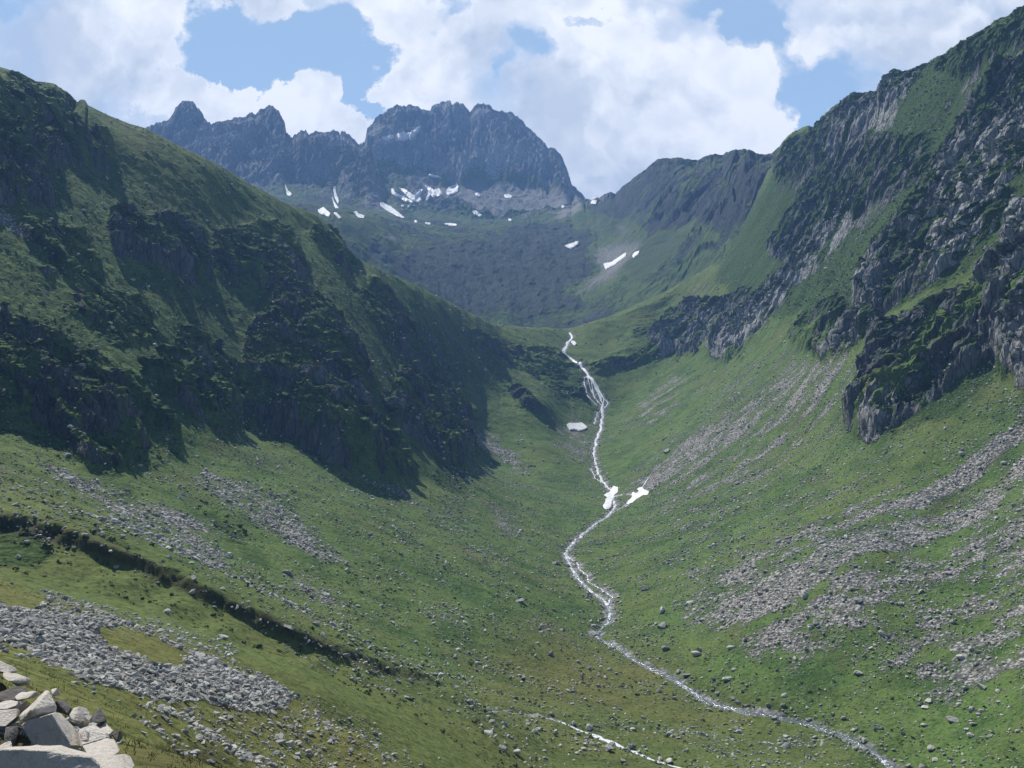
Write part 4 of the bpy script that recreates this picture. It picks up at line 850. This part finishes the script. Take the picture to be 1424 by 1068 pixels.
for cr, wd, kind in COURSES:
    if kind != 'second': continue
    n = len(cr); t = np.gradient(cr, axis=0); t /= np.linalg.norm(t, axis=1)[:, None] + 1e-6; nrm = np.c_[-t[:, 1], t[:, 0]]; u = np.arange(n) * .31
    prog = np.linspace(0, 1, n); hw = np.interp(prog, [0, .35, .6, 1], [.5, .9, 1.9, 2.5]) * (1 + .5 * perlin(u * 2, u * 0, 310))
    K = 5; off = np.linspace(-1, 1, K); P = cr[:, None] + nrm[:, None] * (off[None, :, None] * hw[:, None, None])
    zc = ground(cr[:, 0], cr[:, 1]); top = np.minimum(ground(P[..., 0], P[..., 1]), zc[:, None] + .6) + .3 * (1 - off[None] ** 4) - .1 * (np.abs(off)[None] > .9)
    a = (np.arange(n - 1)[:, None] * K + np.arange(K - 1)[None]).ravel()
    me = mesh_np('brook', np.concatenate([P, top[..., None]], -1).reshape(-1, 3), np.stack([a, a + 1, a + 1 + K, a + K], -1), True, WATER)
    at = me.attributes.new('foam', 'FLOAT', 'POINT'); at.data.foreach_set('value', np.repeat(np.interp(prog, [0, .4, .7, 1], [.35, .55, .95, 1.0]), K).astype(np.float32)); link('brook', me, 'structure')

# ------------------------------------------------------------------ snow patches
def snow_material():
    m, g, b = new_mat('old_snow', .7, .2); pos = g.new('ShaderNodeNewGeometry').outputs['Position']
    n = g.noise(pos, .25, 5, .6); g.l.new(g.mix(g.ramp(n, .45, .8), (.70, .71, .725), (.42, .40, .37)), b.inputs['Base Color'])
    bp = g.new('ShaderNodeBump'); bp.inputs['Strength'].default_value = .5; bp.inputs['Distance'].default_value = .6; g.l.new(n, bp.inputs['Height']); g.l.new(bp.outputs[0], b.inputs['Normal']); return m
SNOWM = snow_material()
SNOW_LABEL = {'ledge_tail': 'thin snow sliver left of the high ledge snow on the main peak', 'ledge': 'slanting snow patch on the high ledge of the main rocky peak', 'lower_strip': 'narrow snow strip left of the forked snow patch under the peak',
 'fork': 'V shaped forked snow patch at the foot of the main peak', 'gully': 'branching snow patch with a hanging tail, right of the forked one', 'block': 'squarish bright snow patch, broadest at the foot of the main peak',
 'long_tongue': 'long snow tongue sloping down right on the talus below the forked patch', 'pendant': 'upright snow streak on the dark wall below the left peaks', 'thread': 'thread of snow hanging under the upright streak',
 'foot': 'broad snow patch at the left, beside the green hillside crest', 'foot_small': 'small slanting snow patch right of the broad crest one', 'shelf_left': 'pointed snow patch alone on the left talus shelf',
 'dot': 'small oval snow patch right of the squarish bright one', 'lens': 'lens shaped snow patch on the right talus of the main peak', 'slash': 'short slanting snow slash above the green shelf', 'thin_rim': 'hairline snow rim above the branching patch',
 'crumb': 'tiny snow crumb on the talus of the main peak', 'col': 'snow in the notch of the saddle right of the main peak', 'wall_streak': 'small crooked snow streak just over the left hillside crest',
 'cirque_streak': 'long snow streak in the pinkish scree of the cirque', 'cirque_blob': 'small snow patch right of the long cirque streak', 'cirque_edge': 'speck of snow at the rim of the cirque floor', 'cirque_lip': 'snow wedge at the upper lip of the cirque',
 'pool': 'flat oval snow patch beside the stream below the waterfall', 'bridge': 'thick crooked snow bank beside the stream junction', 'fan': 'jagged snow fan at the foot of the scree joining the stream', 'lip_scrap': 'small snow scrap beside the stream above the waterfall'}
def snow_patch(nm, txt):
    P = np.array([[float(q) for q in p.split(',')] for p in txt.split()])
    per = np.hypot(*(np.roll(P, -1, 0) - P).T).sum(); step = max(.35, per / 150)
    E = []
    for p, q in zip(P, np.roll(P, -1, 0)):
        k = max(1, int(math.hypot(*(q - p)) / step))
        for i in range(k): E.append(p + (q - p) * i / k)
    E = np.array(E); ctr = E.mean(0); jit = .55 * step * np.stack([perlin(np.arange(len(E)) * .37, np.zeros(len(E)) + P[0, 0], 320), perlin(np.arange(len(E)) * .37, np.zeros(len(E)) + P[0, 1], 321)], -1); E = E + jit * 1.4
    gx_, gy_ = np.meshgrid(np.arange(P[:, 0].min(), P[:, 0].max(), step), np.arange(P[:, 1].min(), P[:, 1].max(), step)); Q = np.c_[gx_.ravel(), gy_.ravel()]
    ins = np.zeros(len(Q), bool)
    for a, b in zip(E, np.roll(E, -1, 0)):
        if a[1] == b[1]: continue
        ins ^= ((a[1] > Q[:, 1]) != (b[1] > Q[:, 1])) & (Q[:, 0] < (b[0] - a[0]) * (Q[:, 1] - a[1]) / (b[1] - a[1]) + a[0])
    Q = Q[ins]
    if len(Q):
        dd = np.sqrt(((Q[:, None] - E[None]) ** 2).sum(-1)).min(1); Q = Q[dd > step * .45]
    pts2 = [Vector(p) for p in np.concatenate([E, Q])]; n = len(E)
    vo, ed, fa, ov, oe, of = geometry.delaunay_2d_cdt(pts2, [(i, (i + 1) % n) for i in range(n)], [list(range(n))], 1, 1e-5)
    if not fa: return None
    G = np.array([v[:] for v in vo]); tri = np.array([f for f in fa if len(f) == 3])
    mean_d = np.nanmedian(land(G[:, 0], G[:, 1])); d = land(G[:, 0], G[:, 1], mean_d * .72 if mean_d > 500 else 0)
    d = np.where(np.isfinite(d), d, mean_d); med = np.median(d); d = np.clip(d, med * .9, med * 1.1)
    nb = [set() for _ in G]
    for a, b, c in tri: nb[a] |= {b, c}; nb[b] |= {a, c}; nb[c] |= {a, b}
    for _ in range(4): d = np.array([.4 * d[i] + .6 * np.mean([d[j] for j in nb[i]]) if nb[i] else d[i] for i in range(len(G))])
    a, c = ray(G[:, 0], G[:, 1]); x = a * d; z = c * d
    cnt = {}
    for t in tri:
        for e in ((t[0], t[1]), (t[1], t[2]), (t[2], t[0])): k = tuple(sorted(e)); cnt[k] = cnt.get(k, 0) + 1
    rim = np.zeros(len(G), bool)
    for (i, j), k in cnt.items():
        if k == 1: rim[i] = rim[j] = True
    th = np.clip(med * .0016, .6, 4.5) * (3.4 if nm.startswith('ledge') else 1); z = np.maximum(z, ground(x, d)) + np.where(rim, th * .35, th)
    top = np.c_[x, d, z]; o = link('snow_patch', None, None, SNOW_LABEL[nm], 'snow patch', 'old snow patches')
    # a skirt closes the edge down into the ground
    ri = np.nonzero(rim)[0]; sk = top[ri].copy(); sk[:, 2] -= th * 1.6; idx = {int(v): len(top) + k for k, v in enumerate(ri)}
    qs = [(i, j, idx[j]) for (i, j), k in cnt.items() if k == 1] + [(i, idx[j], idx[i]) for (i, j), k in cnt.items() if k == 1]
    return o, np.concatenate([top, sk]), np.concatenate([tri, np.array(qs)])
def link_empty(): pass
_link = link
def link(name, me, kind=None, label=None, cat=None, group=None):
    if me is None: return (name, label, cat, group)
    return _link(name, me, kind, label, cat, group)
for nm, L in SNOW.items():
    for txt in L:
        res = snow_patch(nm, txt)
        if res is None: print('no snow', nm); continue
        (name, lab, cat, grp), v, f = res
        o = link(name, mesh_np(name, v, f, True, SNOWM), None, lab, cat, 'tiny snow crumbs on the talus' if nm == 'crumb' else grp)
print('snow', round(time.time() - T0, 1))

# ------------------------------------------------------------------ the pile of broken stone at the viewer's feet
import bmesh
PILE = [
 # label, material, distance, depth, outline in the enlarged view (x/6.357, 900 + y/6.357): x,y,distance offset
 ('large grey block with a shaded front, biggest in the stone pile', 0, 5.7, .35, "180,690,.03 240,640,.03 450,590,.04 500,572,.2 580,640,.3 700,800,.34 742,882,.34 640,872,.0 548,945,-.02 310,900,-.02 235,775,.0"),
 ('tilted pale slab leaning on the large grey block', 0, 5.9, .25, "160,612,-.02 400,376,.25 436,378,.12 486,500,.06 470,570,.0 282,664,-.15 180,655,-.12 275,560,-.16"),
 ('long dark grey block along the front edge of the stone pile', 0, 4.4, .55, "-60,905,.0 200,896,.0 400,904,.02 480,932,.02 620,962,.02 800,972,.03 880,1040,.02 895,1200,-.02 -60,1200,-.04"),
 ('pale flat topped block with a crease, lower edge of the stone pile', 0, 5.1, .3, "720,872,.1 800,840,.25 918,800,.4 962,810,.38 1052,932,.2 985,966,.0 782,968,-.06"),
 ('bright white slab in the bottom corner of the stone pile', 0, 4.5, .3, "782,966,.1 1052,940,.3 1100,990,.3 1180,1085,.1 1100,1110,-.1 890,1110,-.1 870,1010,.0"),
 ('small dark pointed stone standing on the right end of the pile', 1, 6.3, .16, "808,622,.0 840,580,.03 880,535,.05 920,598,.02 928,655,-.04 880,668,-.06 815,660,-.06"),
 ('pale rough block between the tilted slab and the dark pointed stone', 0, 6.4, .22, "608,602,.0 650,540,.1 700,520,.14 762,545,.14 800,600,.05 782,660,-.02 700,690,-.1 640,652,-.1"),
 ('greenish grey block below the dark pointed stone', 0, 5.8, .3, "690,735,.0 740,690,.15 832,684,.2 932,760,.12 945,802,.05 800,845,-.08 715,872,-.1"),
 ('thin lilac slab in the shade under the dark pointed stone', 0, 6.2, .16, "850,684,.1 930,668,.12 1004,735,.06 965,775,-.04 890,752,-.06"),
 ('pale wedge topping the left edge of the stone pile', 0, 7.0, .3, "-60,100,.1 0,118,.1 100,168,.1 122,214,.02 60,228,-.06 -60,205,-.06"),
 ('long pale rounded block under the topmost wedge', 0, 6.8, .3, "20,218,.05 120,230,.1 236,268,.1 240,300,.03 160,322,-.06 70,300,-.08 15,255,-.04"),
 ('dark brown slab behind the tilted pale slab', 1, 6.6, .25, "-60,420,.0 0,398,.02 150,344,.1 252,354,.1 230,440,.0 120,472,-.06 -60,480,-.06"),
 ('arched pale stone behind the tilted pale slab', 0, 6.4, .2, "122,440,.0 150,412,.06 190,394,.1 330,384,.12 332,402,.05 250,452,-.04 150,468,-.06"),
 ('small rounded stone with a pale rim at the left of the pile', 0, 6.1, .2, "-10,490,.05 100,468,.08 158,474,.06 150,512,.0 60,548,-.06 -10,548,-.06"),
 ('narrow brown stone wedged under the tilted pale slab', 1, 6.1, .18, "148,522,.0 232,468,.08 242,530,.04 190,582,-.02 152,602,-.06"),
 ('tan block with a dark hollow at the left of the pile', 0, 5.8, .3, "-60,560,.06 100,538,.12 157,545,.08 150,620,.0 50,702,-.1 -60,700,-.1"),
 ('dark cube shaped stone left of the large grey block', 1, 5.6, .25, "48,708,.06 156,688,.1 168,770,.02 112,882,-.06 50,875,-.08 36,800,-.02"),
 ('pale corner stone over the long front block', 0, 5.2, .2, "-40,880,.05 60,828,.1 92,828,.08 102,900,-.02 -40,930,-.05"),
 ('white tooth of stone in front of the greenish block', 0, 5.4, .12, "698,762,.02 740,714,.05 776,738,.04 772,820,-.02 718,832,-.04"),
 ('little pale stone on the far side of the tilted slab', 0, 6.8, .14, "448,372,.02 510,358,.05 506,410,.0 460,424,-.03"),
 ('brownish stone half buried behind the large grey block', 1, 6.7, .2, "488,470,.05 562,478,.1 622,540,.06 592,594,-.02 500,565,-.06"),
 ('small upright stone between the rough block and the dark pointed stone', 0, 6.2, .12, "728,600,.0 782,588,.06 794,650,.02 740,684,-.04"),
 ('small broken stone at the right foot of the dark pointed stone', 1, 6.5, .14, "990,770,.02 1060,735,.06 1090,790,.02 1040,830,-.03"),
 ('flat dark stone left of the pale rounded block', 1, 6.9, .2, "-60,300,.04 30,318,.08 60,362,.0 0,392,-.05 -60,388,-.05"),
]
r5 = np.random.default_rng(17)
for lab, mi, d, dep, txt in PILE:
    bm = bmesh.new()
    for t in txt.split():
        ex, ey, dd = [float(q) for q in t.split(',')]
        px, py = ex / 6.357, 900 + ey / 6.357; dd += r5.uniform(-.07, .07) if d > 5 and lab[:11] != 'large grey ' else 0
        a, c = ray(px, py); D = d + dd
        bm.verts.new((a * D, D, c * D))
        # the unseen rear: pushed back along the ground and drawn in towards the middle
        k = D + dep * r5.uniform(.8, 1.2)
        bm.verts.new((a * (.15 * D + .85 * k) + r5.normal(0, .01), k, c * D - .02 - dep * .25))
    pts_ = [v.co.copy() for v in bm.verts]; ctr = sum(pts_, Vector()) / len(pts_)
    for i, v in enumerate(bm.verts):
        if i % 2: v.co = ctr + (v.co - ctr) * .86 + Vector((0, dep * .08, 0))
    h = bmesh.ops.convex_hull(bm, input=bm.verts)
    bmesh.ops.delete(bm, geom=[g for g in h['geom_interior'] if isinstance(g, bmesh.types.BMVert)] , context='VERTS')
    bmesh.ops.dissolve_limit(bm, angle_limit=.22, verts=bm.verts, edges=bm.edges)
    bmesh.ops.bevel(bm, geom=bm.edges[:], offset=.005, segments=1, affect='EDGES', profile=.6)
    bmesh.ops.triangulate(bm, faces=bm.faces[:])
    for _ in range(3):
        long = [e for e in bm.edges if e.calc_length() > .05]
        if not long: break
        bmesh.ops.subdivide_edges(bm, edges=long, cuts=1, use_grid_fill=False); bmesh.ops.triangulate(bm, faces=bm.faces[:])
    bm.normal_update(); co = np.array([v.co[:] for v in bm.verts]); no = np.array([v.normal[:] for v in bm.verts])
    amp = .010 * fbm(co[:, 0] * 5 + co[:, 1] * 3, co[:, 2] * 5 - co[:, 1] * 2, 3, 400 + mi) + .006 * fbm(co[:, 0] * 22 + co[:, 1] * 9, co[:, 2] * 22, 2, 405)
    for v, a_, n_ in zip(bm.verts, amp, no): v.co += Vector(n_) * float(a_)
    me = bpy.data.meshes.new('rock'); o_ = ctr - Vector((0, 0, .1))
    bmesh.ops.translate(bm, verts=bm.verts, vec=-o_); bm.to_mesh(me); bm.free(); me.materials.append((PALE, DARKSTONE)[mi])
    for p in me.polygons: p.use_smooth = False
    o = link('rock', me, None, lab, 'rock', 'broken stones of the near pile'); o.location = o_
print('pile', round(time.time() - T0, 1))
SUN_AZ, SUN_EL, SUN_E = -36, 53, 5.0
SKY_S = .09
SKY_PALE = (.45, .64, .88)
CLOUD_BIAS = .50
CLOUD_WHITE, CLOUD_GREY = (.86, .865, .87), (.50, .55, .62)
HAZE_C, HAZE_D = (.26, .50, 1.0, 1), .00015
EXPOSURE = 0.48
# ------------------------------------------------------------------ camera
cd = bpy.data.cameras.new('camera'); cam = bpy.data.objects.new('camera', cd); COL.objects.link(cam)
cd.sensor_width = 36; cd.lens = 36; cd.clip_start = .1; cd.clip_end = 60000
cam.rotation_euler = (math.pi / 2 + PITCH, 0, 0); scene.camera = cam

# ------------------------------------------------------------------ sun and sky
AZ, EL = math.radians(SUN_AZ), math.radians(SUN_EL)
sd_ = Vector((math.sin(AZ) * math.cos(EL), math.cos(AZ) * math.cos(EL), math.sin(EL)))
L = bpy.data.lights.new('sun', 'SUN'); L.energy = SUN_E; L.angle = math.radians(.55); L.color = (1, .955, .88)
so = bpy.data.objects.new('sun', L); COL.objects.link(so); so.rotation_euler = sd_.to_track_quat('Z', 'Y').to_euler(); so.location = (0, 0, 600)

w = bpy.data.worlds.new('World'); scene.world = w; w.use_nodes = True
g = NT(w); bg = g.n['Background']
sky = g.new('ShaderNodeTexSky', sky_type='NISHITA'); sky.sun_disc = False; sky.sun_elevation = EL; sky.sun_rotation = AZ; sky.altitude = 2500; sky.air_density = 1.0; sky.dust_density = .6; sky.ozone_density = 1.5
g.l.new(sky.outputs[0], bg.inputs['Color']); bg.inputs['Strength'].default_value = SKY_S

# the cloudy part of the sky, 30 km off: clouds by direction, the blue beyond them shows through
SR = 30000.0; na, ne = 60, 24
av, ev = np.meshgrid(np.radians(np.linspace(-62, 62, na)), np.radians(np.linspace(-6, 29.5, ne)))
sv_ = np.stack([np.sin(av) * np.cos(ev), np.cos(av) * np.cos(ev), np.sin(ev)], -1).reshape(-1, 3) * SR
a_ = (np.arange(ne - 1)[:, None] * na + np.arange(na - 1)[None]).ravel()
sm_ = bpy.data.materials.new('cloudy_sky'); sm_.use_nodes = True; g = NT(sm_); g.n.remove(g.n['Principled BSDF'])
posn = g.new('ShaderNodeNewGeometry').outputs['Position']
sx_ = g.new('ShaderNodeSeparateXYZ'); g.l.new(posn, sx_.inputs[0])
cu = g.math('DIVIDE', sx_.outputs[0], sx_.outputs[1]); cv = g.math('DIVIDE', sx_.outputs[2], sx_.outputs[1])
cvv = g.new('ShaderNodeCombineXYZ'); g.l.new(cu, cvv.inputs[0]); g.l.new(cv, cvv.inputs[1]); cvec = cvv.outputs[0]
wn = g.new('ShaderNodeTexNoise'); wn.inputs['Scale'].default_value = 11; wn.inputs['Detail'].default_value = 6; wn.inputs['Roughness'].default_value = .62; g.l.new(cvec, wn.inputs['Vector'])
wo = g.new('ShaderNodeVectorMath', operation='SUBTRACT'); g.l.new(wn.outputs['Color'], wo.inputs[0]); wo.inputs[1].default_value = (.5, .5, .5)
wm = g.new('ShaderNodeVectorMath', operation='MULTIPLY_ADD'); g.l.new(wo.outputs[0], wm.inputs[0]); wm.inputs[1].default_value = (.13, .13, 0); g.l.new(cvec, wm.inputs[2]); wv = wm.outputs[0]
# gaps (negative) and cloud heads (positive) by direction
BLOBS = [(335, 62, 88, 62, -1.3), (430, 55, 78, 60, -1.25), (505, 95, 45, 55, -1.25), (275, 72, 48, 45, -1.0), (360, 105, 50, 40, -.9), (530, 150, 16, 22, -.9), (480, 25, 40, 30, -.6),
 (440, 150, 66, 52, 1.7), (505, 180, 30, 30, .7), (310, 148, 38, 32, 1.5), (245, 118, 40, 34, 1.3), (400, 8, 55, 14, .8), (330, -5, 60, 14, .9),
 (1062, 20, 55, 42, -.95), (1010, 5, 60, 20, -.6), (1150, 142, 46, 40, -1.15), (1118, 165, 20, 20, -.8), (1105, 120, 40, 40, -.6), (1180, 110, 40, 30, -.5), (735, 70, 50, 28, -.62), (693, 105, 16, 22, -.7), (820, 15, 50, 14, -.35), (18, 4, 40, 14, -.4), (110, 70, 110, 70, .7), (860, 190, 150, 110, 1.0), (800, 240, 80, 70, .8), (620, 90, 90, 60, .5), (1290, 50, 110, 50, .5), (625, 10, 40, 16, -.45), (1085, 60, 26, 50, -.4)]
tot = None
for bx, by, rx, ry, amp in BLOBS:
    a, c = ray(bx, by)
    mp = g.new('ShaderNodeMapping', vector_type='TEXTURE'); mp.inputs['Location'].default_value = (float(a), float(c), 0); mp.inputs['Scale'].default_value = (rx / FPX, ry / FPX, 1); g.l.new(wv, mp.inputs[0])
    ln = g.new('ShaderNodeVectorMath', operation='LENGTH'); g.l.new(mp.outputs[0], ln.inputs[0])
    v = g.ramp(ln.outputs['Value'], 0.25, 1.35, amp, 0.0)
    tot = v if tot is None else g.math('ADD', tot, v)
def billow(vec, scale, det):
    n = g.new('ShaderNodeTexVoronoi', feature='F1'); g.l.new(vec, n.inputs['Vector']); n.inputs['Scale'].default_value = scale; 
    n.inputs['Detail'].default_value = det; n.inputs['Roughness'].default_value = .55; n.inputs['Lacunarity'].default_value = 2.3; n.normalize = True
    return n.outputs['Distance']
def shift(vec, dx, dy):
    n = g.new('ShaderNodeVectorMath', operation='ADD'); g.l.new(vec, n.inputs[0]); n.inputs[1].default_value = (dx, dy, 0); return n.outputs[0]
wl2 = g.new('ShaderNodeVectorMath', operation='MULTIPLY_ADD'); g.l.new(wo.outputs[0], wl2.inputs[0]); wl2.inputs[1].default_value = (.035, .035, 0); g.l.new(cvec, wl2.inputs[2])
pv_ = wl2.outputs[0]
nz = g.noise(cvec, 6.5, 9, .64, .2); b0 = billow(pv_, 12, 2.4); b1 = billow(shift(pv_, -.006, .016), 12, 2.4)
field = g.math('ADD', g.math('ADD', tot, CLOUD_BIAS), g.math('ADD', g.math('MULTIPLY', g.math('SUBTRACT', nz, .5), 1.5), g.math('MULTIPLY', g.math('SUBTRACT', .42, b0), 1.3)))
soft_ = g.ramp(g.noise(cvec, 5, 3, .5), .38, .62, .34, 1.3)
cover = g.ramp(field, 0.0, soft_)
relief = g.math('MULTIPLY', g.math('SUBTRACT', b1, b0), 2.2)
low = g.ramp(g.noise(wv, 4.6, 5, .62), .36, .62)
thick = g.ramp(field, .2, 1.0, .15, 1.0)
grey = g.math('ADD', g.math('MULTIPLY', low, thick), g.math('MULTIPLY', relief, -1.0), clamp=True)
ccol = g.mix(grey, CLOUD_WHITE, CLOUD_GREY)
veil = g.ramp(cv, .1, .42, 1.0, .72)
vcol = g.new('ShaderNodeVectorMath', operation='SCALE'); vcol.inputs[0].default_value = SKY_PALE; g.l.new(veil, vcol.inputs['Scale'])
em = g.new('ShaderNodeEmission'); g.l.new(g.mix(cover, vcol.outputs[0], ccol), em.inputs[0])
tr = g.new('ShaderNodeBsdfTransparent'); msh = g.new('ShaderNodeMixShader'); g.l.new(g.math('MAXIMUM', cover, .82), msh.inputs[0]); g.l.new(tr.outputs[0], msh.inputs[1]); g.l.new(em.outputs[0], msh.inputs[2])
g.l.new(msh.outputs[0], g.n['Material Output'].inputs[0]); sm_.cycles.emission_sampling = 'NONE'
link('sky', mesh_np('sky', sv_, np.stack([a_, a_ + 1, a_ + 1 + na, a_ + na], -1), True, sm_), 'structure')

# ------------------------------------------------------------------ the air
zmin, zmax = float(Z.min()) - 1.5, max(float(Z.max()) + 20, 40)
bx = [(-3000, 3000), (-60, 4300), (zmin, zmax)]
hv = np.array([(x, y, z) for x in bx[0] for y in bx[1] for z in bx[2]], float)
hf = np.array([(0, 1, 3, 2), (4, 6, 7, 5), (0, 4, 5, 1), (2, 3, 7, 6), (0, 2, 6, 4), (1, 5, 7, 3)])
hm = bpy.data.materials.new('mountain_air'); hm.use_nodes = True
hn = hm.node_tree; hn.nodes.remove(hn.nodes['Principled BSDF'])
pv = hn.nodes.new('ShaderNodeVolumePrincipled'); pv.inputs['Color'].default_value = HAZE_C; pv.inputs['Density'].default_value = HAZE_D; pv.inputs['Anisotropy'].default_value = .1
hn.links.new(pv.outputs[0], hn.nodes['Material Output'].inputs['Volume'])
if HAZE_D > 0: link('haze', mesh_np('haze', hv, hf, False, hm), 'stuff', 'thin blue haze filling the valley air', 'haze')

vs = scene.view_settings; vs.view_transform = 'Standard'; vs.look = 'None'; vs.exposure = EXPOSURE; vs.gamma = 1
scene.cycles.max_bounces = 5; scene.cycles.diffuse_bounces = 2; scene.cycles.volume_bounces = 0; scene.cycles.use_adaptive_sampling = True
print('done', round(time.time() - T0, 1))
